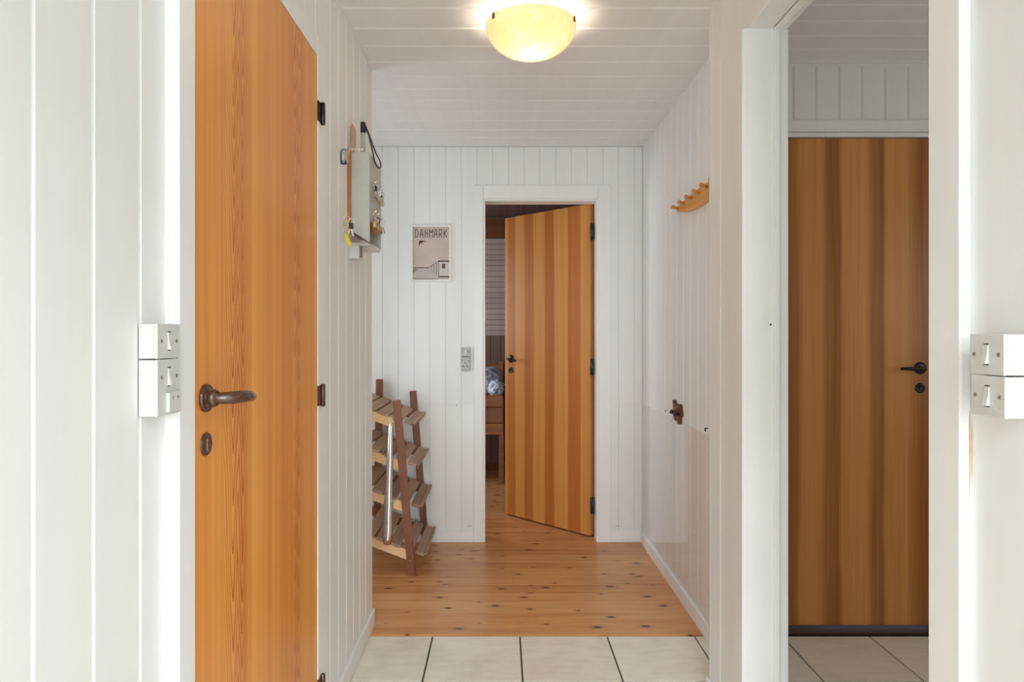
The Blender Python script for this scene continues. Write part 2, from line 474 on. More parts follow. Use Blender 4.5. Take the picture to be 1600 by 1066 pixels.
# ------------------------------------------------------------------ ceiling
ce = struct(bxo('ceiling', -2.6, 3.2, -0.3, 7.0, CEIL + BT, CEIL + 0.12, WHITE_PLASTER))
pit = 0.1515; yg = 2.457
for k in range(-18, 11):
    y0 = yg + pit * k
    y1 = min(y0 + pit, YF)
    if y0 > YF - 0.02: continue
    x0, x1 = (XL - 0.02, XRN + 0.02) if y1 < 2.32 else ((XL - 0.9, XR + 0.02) if y1 > 2.85 else (XL - 0.02, XR + 0.02))
    board(ce, ((x0 + x1) / 2, (y0 + y1) / 2, CEIL + BT), (0, 0, -1), (1, 0, 0), y1 - y0 - GAP, x1 - x0, BT, 0.0062, WHITE_H, 'board')
for k in range(-12, 4):
    y0 = 2.402 + 0.1183 * k; y1 = min(y0 + 0.1183, YD3)
    if y0 > YD3 - 0.02: continue
    board(ce, (2.0 if y0 > 2.15 else 1.95, (y0 + y1) / 2, CEIL + BT), (0, 0, -1), (1, 0, 0), y1 - y0 - GAP, 2.1 if y0 > 2.15 else 2.2, BT, 0.0062, WHITE_H, 'board')
for k in range(0, 23):
    y0 = 4.12 + 0.1 * k
    board(ce, (-0.1, y0 + 0.05, CEIL + BT), (0, 0, -1), (1, 0, 0), 0.1 - GAP, 3.5, BT, 0.005, BR_C, 'board')

# ------------------------------------------------------------------ left wall with door_1 opening
D1Y0, D1Y1, D1Z = 1.155, 1.927, 2.052          # leaf
wl = BM()
xb = XL - BT
box(wl, xb - 0.09, xb, -0.3, D1Y0 - 0.01, 0, CEIL)
box(wl, xb - 0.09, xb, D1Y1 + 0.01, YLE, 0, CEIL)
box(wl, xb - 0.09, xb, D1Y0 - 0.01, D1Y1 + 0.01, D1Z + 0.01, CEIL)
wl = struct(link('wall_left', wl, WHITE_PLASTER))
gl = [-0.268, -0.151, -0.034, 0.083, 0.20, 0.317, 0.434, 0.551, 0.668, 0.7845, 0.901, 1.018, 1.135]
for a, b_ in zip(gl, gl[1:]):
    b2 = min(b_, 1.11)
    board(wl, (xb, (a + b2) / 2, CEIL / 2), (1, 0, 0), (0, 0, 1), b2 - a - GAP, CEIL, BT, BC, WHITE_V)
gl = [1.985, 2.151, 2.264, 2.377, 2.490, 2.603, 2.716, YLE]
for a, b_ in zip(gl, gl[1:]):
    board(wl, (xb, (a + b_) / 2, CEIL / 2), (1, 0, 0), (0, 0, 1), b_ - a - GAP, CEIL, BT, BC, WHITE_V)
zt = D1Z + 0.065
for k in range(8):
    a = 1.11 + 0.1094 * k; b_ = a + 0.1094
    board(wl, (xb, (a + b_) / 2, (zt + CEIL) / 2), (1, 0, 0), (0, 0, 1), b_ - a - GAP, CEIL - zt, BT, BC, WHITE_V)
# return of the left wall into the recess
bxo('return_face', -1.45, XL, YLE, YLE + 0.012, 0, CEIL, WHITE_TRIM, wl)
struct(bxo('wall_recess', -1.56, -1.45, YLE - 0.1, YF + 0.1, 0, CEIL, WHITE_PLASTER))
bl = BM(); box(bl, XL, XL + 0.013, 2.004, YLE + 0.025, 0.0035, 0.074, 0.003); box(bl, -1.45, XL + 0.013, YLE + 0.012, YLE + 0.025, 0.0035, 0.074, 0.003)
struct(link('baseboard_left', bl, WHITE_TRIM))
struct(bxo('baseboard_left', XL, XL + 0.013, -0.3, 1.095, 0.0, 0.074, WHITE_TRIM, None, 0.003))

# ------------------------------------------------------------------ far wall
wf = BM(); yb = YF + BT
OX0, OX1, OZ = -0.096, 0.573, 2.052
box(wf, -1.9, OX0 - 0.02, yb, yb + 0.085, 0, CEIL)
box(wf, OX1 + 0.02, 1.8, yb, yb + 0.085, 0, CEIL)
box(wf, OX0 - 0.02, OX1 + 0.02, yb, yb + 0.085, OZ + 0.02, CEIL)
wf = struct(link('wall_far', wf, WHITE_PLASTER))
FP = 0.0946
for k in range(-9, 17):
    a = -0.6177 + FP * k; b_ = a + FP; c_ = (a + b_) / 2
    if b_ > XR: b_ = XR + 0.0
    if a > XR - 0.01: continue
    z0 = 0.0
    if a > OX0 - 0.06 and b_ < OX1 + 0.06: z0 = OZ + 0.05
    elif a < OX0 - 0.01 < b_ or a < OX1 + 0.01 < b_:
        # boards cut round the opening
        e = OX0 - 0.015 if a < OX0 < b_ else OX1 + 0.015
        if a < OX0 < b_:
            board(wf, ((a + e) / 2, yb, (OZ + 0.05) / 2), (0, -1, 0), (0, 0, 1), e - a - 0.0008, OZ + 0.05, BT, 0.0018, WHITE_V)
        else:
            board(wf, ((b_ + e) / 2, yb, (OZ + 0.05) / 2), (0, -1, 0), (0, 0, 1), b_ - e - 0.0008, OZ + 0.05, BT, 0.0018, WHITE_V)
        z0 = OZ + 0.05
    board(wf, ((a + b_) / 2, yb, (z0 + CEIL) / 2), (0, -1, 0), (0, 0, 1), b_ - a - 0.0008, CEIL - z0, BT, 0.0018, WHITE_V)
struct(bxo('baseboard_far', -1.45, -0.165, YF - 0.013, YF, 0.0035, 0.075, WHITE_TRIM, None, 0.003))
struct(bxo('baseboard_far', 0.658, XR - 0.013, YF - 0.013, YF, 0.0035, 0.075, WHITE_TRIM, None, 0.003))

# ------------------------------------------------------------------ right walls
wr = struct(bxo('wall_right', XR + BT, XR + 0.09, YRE - 0.05, YF + 0.05, 0, CEIL, WHITE_PLASTER))
g = [YRE - 0.02, 2.406, 2.523] + [2.6395 + 0.1165 * k for k in range(11)] + [YF]
for a, b_ in zip(g, g[1:]):
    board(wr, (XR + BT, (a + b_) / 2, CEIL / 2), (-1, 0, 0), (0, 0, 1), b_ - a - GAP, CEIL, BT, BC, WHITE_V)
struct(bxo('baseboard_right', XR - 0.014, XR, YRE, YF, 0.0, 0.072, WHITE_TRIM, None, 0.003))

OY0, OY1, OH = 1.100, 1.945, 2.144            # open doorway on the right
wn_ = BM()
box(wn_, XRN + BT, 0.84, OY1 + 0.012, YRE, 0, CEIL)
box(wn_, XRN + BT, 0.84, -0.20, OY0 - 0.012, 0, CEIL)
wn_ = struct(link('wall_right', wn_, WHITE_PLASTER))
for a, b_ in ((OY1 + 0.012, 2.192), (2.192, YRE)):
    board(wn_, (XRN + BT, (a + b_) / 2, OH / 2 if b_ < 2.2 else CEIL / 2), (-1, 0, 0), (0, 0, 1), b_ - a - GAP, OH if b_ < 2.2 else CEIL, BT, BC, WHITE_V)
for a, b_ in ((-0.20, 0.13), (0.13, 0.46), (0.46, 0.80), (0.80, OY0 - 0.012)):
    board(wn_, (XRN + BT, (a + b_) / 2, OH / 2), (-1, 0, 0), (0, 0, 1), b_ - a - GAP, OH, BT, 0.002 if a > 0.7 else BC, WHITE_V)
bxo('end_face', XRN, XR + BT, YRE, YRE + 0.012, 0, CEIL, WHITE_TRIM, wn_)
struct(bxo('baseboard_right', XRN - 0.013, XRN, 2.0, YRE + 0.013, 0.0, 0.06, WHITE_TRIM, None, 0.003))
# header beam over the doorway
struct(bxo('trim_1', XRN - 0.002, 0.84, -0.20, 2.19, OH, CEIL, WHITE_TRIM, None, 0.002))
# doorway lining
tr = struct(empty('trim_2', (0.78, 1.52, 0)), 'white open doorway casing and lining on the right')
bxo('casing', XRC, XRN, OY1, 1.998, 0, OH, WHITE_TRIM, tr, 0.003)
bxo('casing', XRC, XRN, 1.0226, OY0, 0, OH, WHITE_TRIM, tr, 0.003)
bxo('jamb', XRC + 0.004, 0.800, OY1 + 0.0005, OY1 + 0.02, 0, OH, WHITE_TRIM, tr, 0.0015)
bxo('door_stop', 0.796, 0.812, OY1 - 0.010, OY1 + 0.02, 0, OH, WHITE_TRIM, tr, 0.003)
bxo('jamb', 0.812, 0.842, OY1 + 0.006, OY1 + 0.02, 0, OH, WHITE_TRIM, tr, 0.0015)
bxo('jamb', XRC + 0.004, 0.842, OY0 - 0.02, OY0 - 0.0005, 0, OH, WHITE_TRIM, tr, 0.0015)
bxo('door_stop', 0.796, 0.812, OY1 - 0.01, OY0, OH - 0.010, OH, WHITE_TRIM, tr, 0.002)
chip = BM()
prism(chip, [(0, -0.055), (0.0014, -0.02), (0.0042, 0.0), (0.0052, 0.02), (0.003, 0.05), (0.0006, 0.085), (-0.0004, 0.06), (0, 0)],
      (XRN - 0.0042, 1.0218, 1.045), (1, 0, 0), (0, 0, 1), (0, 1, 0), 0.0015)
c_ = link('bare_wood_chip', chip, plain('bare_wood_chip', lin(206, 170, 140), 0.7), tr); c_['label'] = 'sliver of bare wood where the paint has chipped'
nail = BM(); lathe(nail, [(0, 0.002), (0.0028, 0.002), (0.0028, 0)], (0.787, OY1, 1.277), (0, -1, 0), 10)
link('nail_head', nail, DARK_SLOT, tr)

# ------------------------------------------------------------------ side room (seen through the doorway)
ws = BM()
D3X0, D3X1, D3Z = 1.03, 1.825, 2.07
ybs = YD3 + BT
box(ws, 0.942, D3X0 - 0.02, ybs, ybs + 0.09, 0, CEIL)
box(ws, D3X1 + 0.02, 3.1, ybs, ybs + 0.09, 0, CEIL)
box(ws, D3X0 - 0.02, D3X1 + 0.02, ybs, ybs + 0.09, D3Z + 0.02, CEIL)
ws = struct(link('wall_side_room', ws, WHITE_PLASTER))
SP = 0.0960; s0 = 1.193 + (222 / 3.552 + 1180 - 1232) * 2.78 / F
for k in range(-4, 17):
    a = s0 + SP * k; b_ = a + SP
    if a < 0.945: continue
    z0 = 2.14 if (b_ > D3X0 - 0.02 and a < D3X1 + 0.02) else 0
    board(ws, ((a + b_) / 2, ybs, (z0 + CEIL - 0.004) / 2), (0, -1, 0), (0, 0, 1), b_ - a - GAP, CEIL - z0 - 0.004, BT, BC, WHITE_V)
bxo('cove_strip', 0.945, 3.0, YD3 - 0.006, YD3 + 0.01, CEIL - 0.010, CEIL, WHITE_TRIM, ws)
struct(bxo('wall_side_room_right', 3.1, 3.2, 0.86, 2.9, 0, CEIL, WHITE_PLASTER))
struct(bxo('wall_side_room_near', 0.84, 3.2, 0.802, 0.86, 0, CEIL, WHITE_PLASTER))
struct(bxo('wall_side_room_left', 0.942, 0.955, 2.27, YD3 + 0.02, 0, CEIL, WHITE_PLASTER))

# ------------------------------------------------------------------ living room shell behind the camera
HC = 3.7
lv = BM()
box(lv, -2.6, 2.6, -9.1, -9.0, 0, HC)
box(lv, -2.6, -2.5, -9.1, -0.2, 0, HC)
box(lv, 2.5, 2.6, -9.1, -0.2, 0, HC)
box(lv, -2.6, xb, -0.36, -0.28, 0, HC)
box(lv, XRN + 0.001, 3.2, 0.70, 0.80, 0, CEIL)
box(lv, 2.5, 2.6, -0.2, 0.70, 0, CEIL)
box(lv, xb, 2.6, -0.36, -0.28, 2.12, HC)
struct(link('wall_living_room', lv, WHITE_PLASTER))
struct(bxo('ceiling', -2.6, 2.6, -9.1, -0.28, HC, HC + 0.1, WHITE_PLASTER))
rv = BM()                                   # room behind door_1 and outer recess are closed off
box(rv, -0.80, -0.72, 0.9, YLE, 0, CEIL)
struct(link('wall_closet', rv, WHITE_PLASTER))

# ------------------------------------------------------------------ hardware builders
def hinge(parent, y, z, x, m, h=0.066):
    """hinge knuckle and leaf on a wall facing +X"""
    hb = BM(); box(hb, x - 0.002, x + 0.0025, y - 0.001, y + 0.030, z - h / 2 + 0.004, z + h / 2 - 0.004, 0.0006)
    hi = link('hinge', hb, m, parent)
    kb = BM(); tube(kb, [(x + 0.006, y + 0.030, z - h / 2), (x + 0.006, y + 0.030, z - h / 2 + 0.003), (x + 0.006, y + 0.030, z + h / 2 - 0.003), (x + 0.006, y + 0.030, z + h / 2)], [0.005, 0.0072, 0.0072, 0.005], 14)
    link('knuckle', kb, m, hi, True)
    return hi
def smooth_pts(P, n=6):
    P = [Vector(p) for p in P]; out = []
    for i in range(len(P) - 1):
        p0 = P[max(i - 1, 0)]; p1 = P[i]; p2 = P[i + 1]; p3 = P[min(i + 2, len(P) - 1)]
        for k in range(n):
            t = k / n
            out.append(0.5 * ((2 * p1) + (p2 - p0) * t + (2 * p0 - 5 * p1 + 4 * p2 - p3) * t * t + (3 * p1 - p0 - 3 * p2 + p3) * t ** 3))
    out.append(P[-1]); return out
def smooth_vals(V, n=6):
    return [v.x for v in smooth_pts([(a, 0, 0) for a in V], n)]

# ------------------------------------------------------------------ door_1 : orange flame-grained door on the left
d1 = struct(empty('door_1', (XLC, 1.54, 0)))
tag(d1, 'closed orange flame-grained pine door with brown handle in the left wall', 'door'); d1['kind'] = 'structure'
bm = BM(); box(bm, XLC - 0.042, XLC - 0.002, D1Y0 + 0.002, D1Y1 - 0.002, 0.012, D1Z, 0.0015)
link('leaf', bm, DOOR_FLAME, d1)
bxo('casing', XL - BT, XLC, 1.096, D1Y0 - 0.001, 0, D1Z + 0.062, WHITE_TRIM, d1, 0.002)
bxo('casing', XL - BT, XLC, D1Y1 + 0.001, 2.004, 0, D1Z + 0.062, WHITE_TRIM, d1, 0.002)
bxo('casing', XL - BT, XLC, D1Y0 - 0.001, D1Y1 + 0.001, D1Z + 0.003, D1Z + 0.062, WHITE_TRIM, d1, 0.002)
bxo('threshold', XL - 0.08, XLC - 0.002, D1Y0, D1Y1, 0, 0.011, THRESH, d1)
for z in (1.897, 1.07, 0.218): hinge(d1, D1Y1, z, XLC, BLACK_METAL if z > 1.5 else BROWN_METAL)
xf = XLC - 0.002
hy, hz = 1.196, 1.133
hb = BM(); lathe(hb, [(0.0, 0.012), (0.013, 0.012), (0.0135, 0.010), (0.019, 0.0085), (0.0215, 0.006), (0.023, 0.007), (0.0245, 0.006), (0.0255, 0.003), (0.0255, 0)], (xf, hy, hz), (1, 0, 0), 36)
hd = link('handle', hb, BROWN_METAL, d1, True)
lb = BM()
P = smooth_pts([(xf + 0.008, hy, hz), (xf + 0.028, hy, hz), (xf + 0.046, hy + 0.008, hz), (xf + 0.054, hy + 0.03, hz), (xf + 0.055, hy + 0.060, hz - 0.002), (xf + 0.050, hy + 0.092, hz - 0.006), (xf + 0.042, hy + 0.118, hz - 0.011)])
Rr = smooth_vals([0.0115, 0.0105, 0.0115, 0.0115, 0.0108, 0.0085, 0.0012])
tube(lb, P, Rr, 16); link('lever', lb, BROWN_METAL, hd, True)
nb = BM(); lathe(nb, [(0.0155, 0.012), (0.0165, 0.016), (0.0145, 0.021), (0.012, 0.023)], (xf, hy, hz), (1, 0, 0), 28)
link('collar', nb, BROWN_METAL, hd, True)
kz = 1.050
kb = BM(); lathe(kb, [(0.0, 0.003), (0.012, 0.003), (0.0145, 0.0045), (0.019, 0.004), (0.0215, 0.0015), (0.0215, 0)], (xf, hy + 0.002, kz), (1, 0, 0), 32)
kp = link('keyhole_plate', kb, BROWN_METAL, d1, True)
sb = BM(); lathe(sb, [(0, 0.0012), (0.0038, 0.0012), (0.0038, 0)], (xf + 0.0028, hy + 0.002, kz + 0.006), (1, 0, 0), 14)
box(sb, xf + 0.0025, xf + 0.004, hy + 0.0002, hy + 0.0038, kz - 0.011, kz + 0.006)
link('keyhole', sb, plain('pale_keyhole_insert', (0.42, 0.24, 0.14), 0.4), kp)

# ------------------------------------------------------------------ veneer for door_2 / door_3 (positions along local x in metres)
st2 = []
edges2 = [(0.0, .75), (0.022, .75), (0.030, .25), (0.095, .22), (0.103, .85), (0.18, .8), (0.188, .2), (0.262, .25), (0.27, .88), (0.362, .8), (0.37, .18), (0.44, .2), (0.448, .9), (0.556, .82), (0.564, .22), (0.655, .26), (0.663, .85), (0.73, .7)]
DOOR_STRIPE = striped_door('striped_veneer_warm', edges2, lin(172, 96, 30), lin(216, 154, 82))
edges3 = [(0.0, .6), (0.165, .65), (0.173, .15), (0.206, .25), (0.224, .75), (0.31, .8), (0.332, .2), (0.385, .1), (0.40, .8), (0.50, .9), (0.53, .25), (0.565, .1), (0.585, .85), (0.66, .8), (0.70, .4), (0.735, .12), (0.77, .2), (0.80, .6)]
DOOR_STRIPE3 = striped_door('striped_veneer_dark', edges3, lin(150, 88, 34), lin(216, 154, 86), 0.02)

def lever_set(root, M, m, side, length=0.10, key_dz=-0.075, rose=0.025, droop=0.0):
    """round rose, lever and keyhole rose; M maps local (x along leaf, -y outward, z up) to world"""
    hb = BM(); lathe(hb, [(0, 0.010), (rose * .6, 0.010), (rose * .95, 0.006), (rose, 0.002), (rose, 0)], (0, 0, 0), (0, -1, 0), 28); hb.transform(M)
    h = link('handle', hb, m, root, True)
    lb = BM()
    tube(lb, smooth_pts([(0, -0.006, 0), (0, -0.030, 0), (side * 0.008, -0.044, 0), (side * 0.03, -0.050, 0), (side * length * .7, -0.047, -droop * .5), (side * length, -0.042, -droop)], 5),
         smooth_vals([0.008, 0.0075, 0.0085, 0.0085, 0.0075, 0.005], 5), 12); lb.transform(M)
    link('lever', lb, m, h, True)
    kb = BM(); r2 = rose * 0.82
    lathe(kb, [(0, 0.003), (r2 * .5, 0.003), (r2 * .6, 0.005), (r2 * .95, 0.004), (r2, 0.001), (r2, 0)], (0, 0, key_dz), (0, -1, 0), 24); kb.transform(M)
    kp = link('keyhole_plate', kb, m, root, True)
    sb = BM(); box(sb, -0.0018, 0.0018, -0.006, -0.003, key_dz - 0.008, key_dz + 0.006); sb.transform(M)
    link('keyhole', sb, plain('keyhole_metal', (0.10, 0.10, 0.11), 0.3, 0.6), kp)

# ------------------------------------------------------------------ door_2 : half-open door in the far wall
d2 = struct(empty('door_2', (0.24, YF, 0)))
tag(d2, 'half-open striped wooden door in the end wall of the hall', 'door'); d2['kind'] = 'structure'
yc0, yc1 = YF - 0.014, YF + BT + 0.002
bxo('casing', -0.165, OX0 - 0.012, yc0, yc1, 0.0035, OZ + 0.094, WHITE_TRIM, d2, 0.003)
bxo('casing', OX1 + 0.012, 0.658, yc0, yc1, 0.0035, OZ + 0.094, WHITE_TRIM, d2, 0.003)
bxo('casing', OX0 - 0.012, OX1 + 0.012, yc0 + 0.0005, yc1, OZ + 0.012, OZ + 0.094, WHITE_TRIM, d2, 0.003)
jy0, jy1 = YF - 0.006, YF + 0.105
bxo('jamb', OX0 - 0.018, OX0, jy0, jy1, 0.0035, OZ + 0.018, WHITE_TRIM, d2, 0.0015)
bxo('jamb', OX1, OX1 + 0.018, jy0, jy1, 0.0035, OZ + 0.018, WHITE_TRIM, d2, 0.0015)
bxo('jamb', OX0, OX1, jy0, jy1, OZ, OZ + 0.018, WHITE_TRIM, d2, 0.0015)
# leaf: local x from the free edge (0) to the hinge edge (0.731), front at local y = 0
fx, fy, hx, hyy = 0.027, 4.607, 0.545, 4.092
LW = math.hypot(hx - fx, hyy - fy); ang = math.atan2(hyy - fy, hx - fx)
M2 = Matrix.Translation((fx, fy, 0)) @ Matrix.Rotation(ang, 4, 'Z')
bm = BM(); box(bm, 0, LW, 0, 0.04, 0.012, 2.056, 0.0015)
leaf = link('leaf', bm, DOOR_STRIPE); leaf.matrix_basis = M2; adopt(leaf, d2)
lever_set(d2, M2 @ Matrix.Translation((0.058, 0, 1.085)), BLACK_METAL, 1, 0.085, -0.078, 0.027, 0.012)
for z in (1.88, 1.05, 0.205):
    hb = BM(); box(hb, hx + 0.002, OX1 - 0.001, hyy - 0.020, hyy - 0.016, z - 0.05, z + 0.05, 0.0006)
    hi = link('hinge', hb, BLACK_METAL, d2)
    kb = BM(); tube(kb, [(hx + 0.012, hyy + 0.0 - 0.024, z - 0.05), (hx + 0.012, hyy - 0.024, z + 0.05)], 0.0075, 12)
    link('knuckle', kb, BLACK_METAL, hi, True)

# ------------------------------------------------------------------ door_3 : closed door in the side room
d3 = struct(empty('door_3', (1.43, YD3, 0)))
tag(d3, 'closed dark striped wooden door seen through the right doorway', 'door'); d3['kind'] = 'structure'
bxo('casing', D3X0 - 0.075, D3X0 - 0.004, YD3 - 0.014, ybs, 0, 2.144, WHITE_TRIM, d3, 0.003)
bxo('casing', D3X1 + 0.004, D3X1 + 0.075, YD3 - 0.014, ybs, 0, 2.144, WHITE_TRIM, d3, 0.003)
bxo('casing', D3X0 - 0.004, D3X1 + 0.004, YD3 - 0.0135, ybs, 2.094, 2.144, WHITE_TRIM, d3, 0.003)
bxo('jamb', D3X0 - 0.004, D3X1 + 0.004, YD3 - 0.004, YD3 + 0.06, 2.074, 2.093, WHITE_TRIM, d3, 0.002)
bxo('threshold', D3X0 - 0.004, D3X1 + 0.004, YD3 - 0.018, YD3 + 0.06, 0.0, 0.014, THRESH, d3, 0.003)
bm = BM(); box(bm, 0, D3X1 - D3X0, 0, 0.04, 0.034, D3Z, 0.0015)
leaf3 = link('leaf', bm, DOOR_STRIPE3); leaf3.location = (D3X0, YD3 + 0.004, 0); adopt(leaf3, d3)
lever_set(d3, Matrix.Translation((1.752, YD3 + 0.004, 1.108)), BLACK_METAL, -1, 0.105, -0.083, 0.0255)

# ------------------------------------------------------------------ bedroom behind door_2
brm = struct(bxo('wall_bedroom_back', -2.0, 1.8, 6.45, 6.55, 0, CEIL, BR_BEAM))
for k in range(18):
    z0 = 1.24 + 0.0524 * k
    board(brm, (-0.1, 6.45, z0 + 0.026), (0, -1, 0), (1, 0, 0), 0.0524 - GAP, 3.6, BT, 0.004, BR_H)
for k in range(36):
    x0 = -1.9 + 0.1 * k
    board(brm, (x0 + 0.05, 6.45, 0.62), (0, -1, 0), (0, 0, 1), 0.1 - GAP, 1.235, BT, 0.004, BR_V)
struct(bxo('wall_bedroom_left', -2.0, -1.9, 4.1, 6.5, 0, CEIL, BR_BEAM))
struct(bxo('wall_bedroom_right', 1.7, 1.8, 4.1, 6.5, 0, CEIL, BR_BEAM))

bed = tag(empty('bed', (-0.45, 5.9, 0)), 'pine bed with planked footboard seen through the half-open door', 'bed')
by = 5.55
zb0, zb1 = 0.415, 0.745
for k, (za, zc) in enumerate(((0.415, 0.51), (0.513, 0.645), (0.648, 0.745))):
    bxo('footboard_plank', -0.95, 0.018, by, by + 0.03, za, zc, BED_WOOD, bed, 0.004)
for x in (-0.99, -0.02):
    bxo('leg', x, x + 0.045, by + 0.031, by + 0.075, 0.0035, 0.72, BED_WOOD, bed, 0.004)
for x in (-0.99, -0.02):
    bxo('leg', x, x + 0.045, 6.37, 6.415, 0.0035, 1.0, BED_WOOD, bed, 0.004)
bxo('headboard', -0.95, 0.02, 6.34, 6.37, 0.45, 0.965, BED_WOOD, bed, 0.004)
bxo('side_rail', 0.0, 0.025, by + 0.078, 6.338, 0.45, 0.62, BED_WOOD, bed, 0.004)
bxo('side_rail', -0.99, -0.965, by + 0.078, 6.338, 0.45, 0.62, BED_WOOD, bed, 0.004)
bxo('mattress', -0.95, -0.015, by + 0.08, 6.33, 0.50, 0.70, plain('mattress_ticking', (0.6, 0.6, 0.62), 0.9), bed, 0.03, 3)
def cushion(name, c, sx, sy, sz, m, seed, amp=0.25, rot=0.0):
    bm = BM(); bmesh.ops.create_icosphere(bm, subdivisions=5, radius=1)
    for v in bm.verts:
        p = v.co.copy()
        s = 1 / max(0.35, (abs(p.x) ** 3 + abs(p.y) ** 3 + abs(p.z) ** 3) ** (1 / 3))
        p = p * (0.55 + 0.45 * s)
        nn = noise.noise(v.co * 2.1 + Vector((seed, 0, 0))) + 0.5 * noise.noise(v.co * 5 + Vector((0, seed, 0)))
        rid = 1 - abs(noise.noise(v.co * 3.3 + Vector((0, 0, seed)))) * 2
        p = p * (1 + amp * 0.45 * nn + amp * 0.18 * rid)
        v.co = Vector((p.x * sx, p.y * sy, p.z * sz))
    bm.transform(Matrix.Translation(c) @ Matrix.Rotation(rot, 4, 'Z'))
    return link(name, bm, m, None, True)
DUV = plain('pale_blue_bedlinen', lin(188, 194, 214), 0.9, var=0.12, scale=9)
PIL = plain('white_blue_check_linen', lin(205, 215, 226), 0.9, var=0.35, scale=28)
tag(cushion('duvet', (-0.19, 6.03, 0.845), 0.20, 0.17, 0.11, DUV, 2.3, 0.42), 'rumpled pale blue duvet heaped on the pine bed', 'duvet')
tag(cushion('pillow', (-0.045, 5.72, 0.785), 0.06, 0.07, 0.07, PIL, 8.1, 0.5), 'small white pillow at the bed corner beside the blue duvet', 'pillow')

# ------------------------------------------------------------------ ceiling lamp
LX, LY = 0.106, 2.36
lamp = tag(empty('ceiling_lamp', (LX, LY, CEIL)), 'glowing alabaster glass bowl lamp on the white plank ceiling', 'lamp')
RB, ZR, ZB = 0.160, 2.338, 2.232
bm = BM(); prof = []
for k in range(0, 15):
    t = k / 14 * PI / 2
    prof.append((RB * math.sin(t) if k else 0.0, ZB + (ZR - ZB) * (1 - math.cos(t))))
prof += [(RB + 0.002, ZR + 0.004), (RB - 0.003, ZR + 0.005)]
inner = []
for k in range(14, -1, -1):
    t = k / 14 * PI / 2
    inner.append(((RB - 0.004) * math.sin(t) if k else 0.0, ZB + 0.004 + (ZR - ZB - 0.004) * (1 - math.cos(t))))
lathe(bm, [(r, z) for r, z in prof], (LX, LY, 0), (0, 0, 1), 64)
bowl = link('glass_bowl', bm, BOWL, lamp, True)
bm = BM(); lathe(bm, [(0, CEIL - 0.018), (0.058, CEIL - 0.018), (0.064, CEIL - 0.012), (0.066, CEIL)], (LX, LY, 0), (0, 0, 1), 40)
link('ceiling_plate', bm, PLASTIC, lamp, True)
CLIP = plain('bronze_clip', (0.14, 0.09, 0.04), 0.35, 0.7)
for a in (215, 335, 95):
    ca, sa = math.cos(R(a)), math.sin(R(a))
    Mc = Matrix.Translation((LX + ca * (RB + 0.001), LY + sa * (RB + 0.001), ZR)) @ Matrix.Rotation(R(a), 4, 'Z')
    bm = BM()
    box(bm, -0.002, 0.003, -0.006, 0.006, -0.012, 0.006, 0.001)
    box(bm, -0.012, 0.003, -0.004, 0.004, 0.005, 0.008)
    bm.transform(Mc); cl = link('clip', bm, CLIP, lamp)
    bm = BM(); tube(bm, [(LX + ca * (RB - 0.010), LY + sa * (RB - 0.010), ZR + 0.006), (LX + ca * 0.060, LY + sa * 0.060, CEIL - 0.012)], 0.002, 8)
    link('arm', bm, CLIP, lamp)
ld = bpy.data.lights.new('lamp_bulb', 'POINT'); ld.energy = PW_LAMP; ld.color = (1.0, 0.88, 0.70); ld.shadow_soft_size = 0.028
lo = bpy.data.objects.new('lamp_bulb', ld); COL.objects.link(lo); lo.location = (LX, LY, 2.284); adopt(lo, lamp)

# ------------------------------------------------------------------ acrylic splash panels and their screws
def panel(name, x0, x1, y0, y1, z0, z1, label, screws, n):
    o = bxo(name, x0, x1, y0, y1, z0, z1, ACRYLIC, None, 0.0)
    tag(o, label, 'panel')
    for p in screws:
        bm = BM(); lathe(bm, [(0, 0.002), (0.0025, 0.002), (0.0035, 0.0)], p, n, 10)
        link('screw', bm, SCREW, o, True)
panel('splash_panel', XR - 0.005, XR - 0.001, YRE + 0.02, YF - 0.008, 0.076, 0.836, 'clear acrylic sheet screwed over the lower boards of the right wall',
      [(XR - 0.005, yy, 0.82) for yy in (2.72, 3.3, 3.9)], (-1, 0, 0))
panel('splash_panel', 0.662, XR - 0.008, YF - 0.005, YF - 0.001, 0.079, 0.836, 'narrow clear acrylic sheet right of the far door',
      [(0.69, YF - 0.005, 0.1), (0.705, YF - 0.005, 0.1)], (0, -1, 0))
panel('splash_panel', -0.80, -0.172, YF - 0.005, YF - 0.001, 0.079, 0.836, 'clear acrylic sheet behind the wooden shelf stand',
      [(-0.2665, YF - 0.005, 0.825), (-0.2, YF - 0.005, 0.1), (-0.185, YF - 0.005, 0.1)], (0, -1, 0))

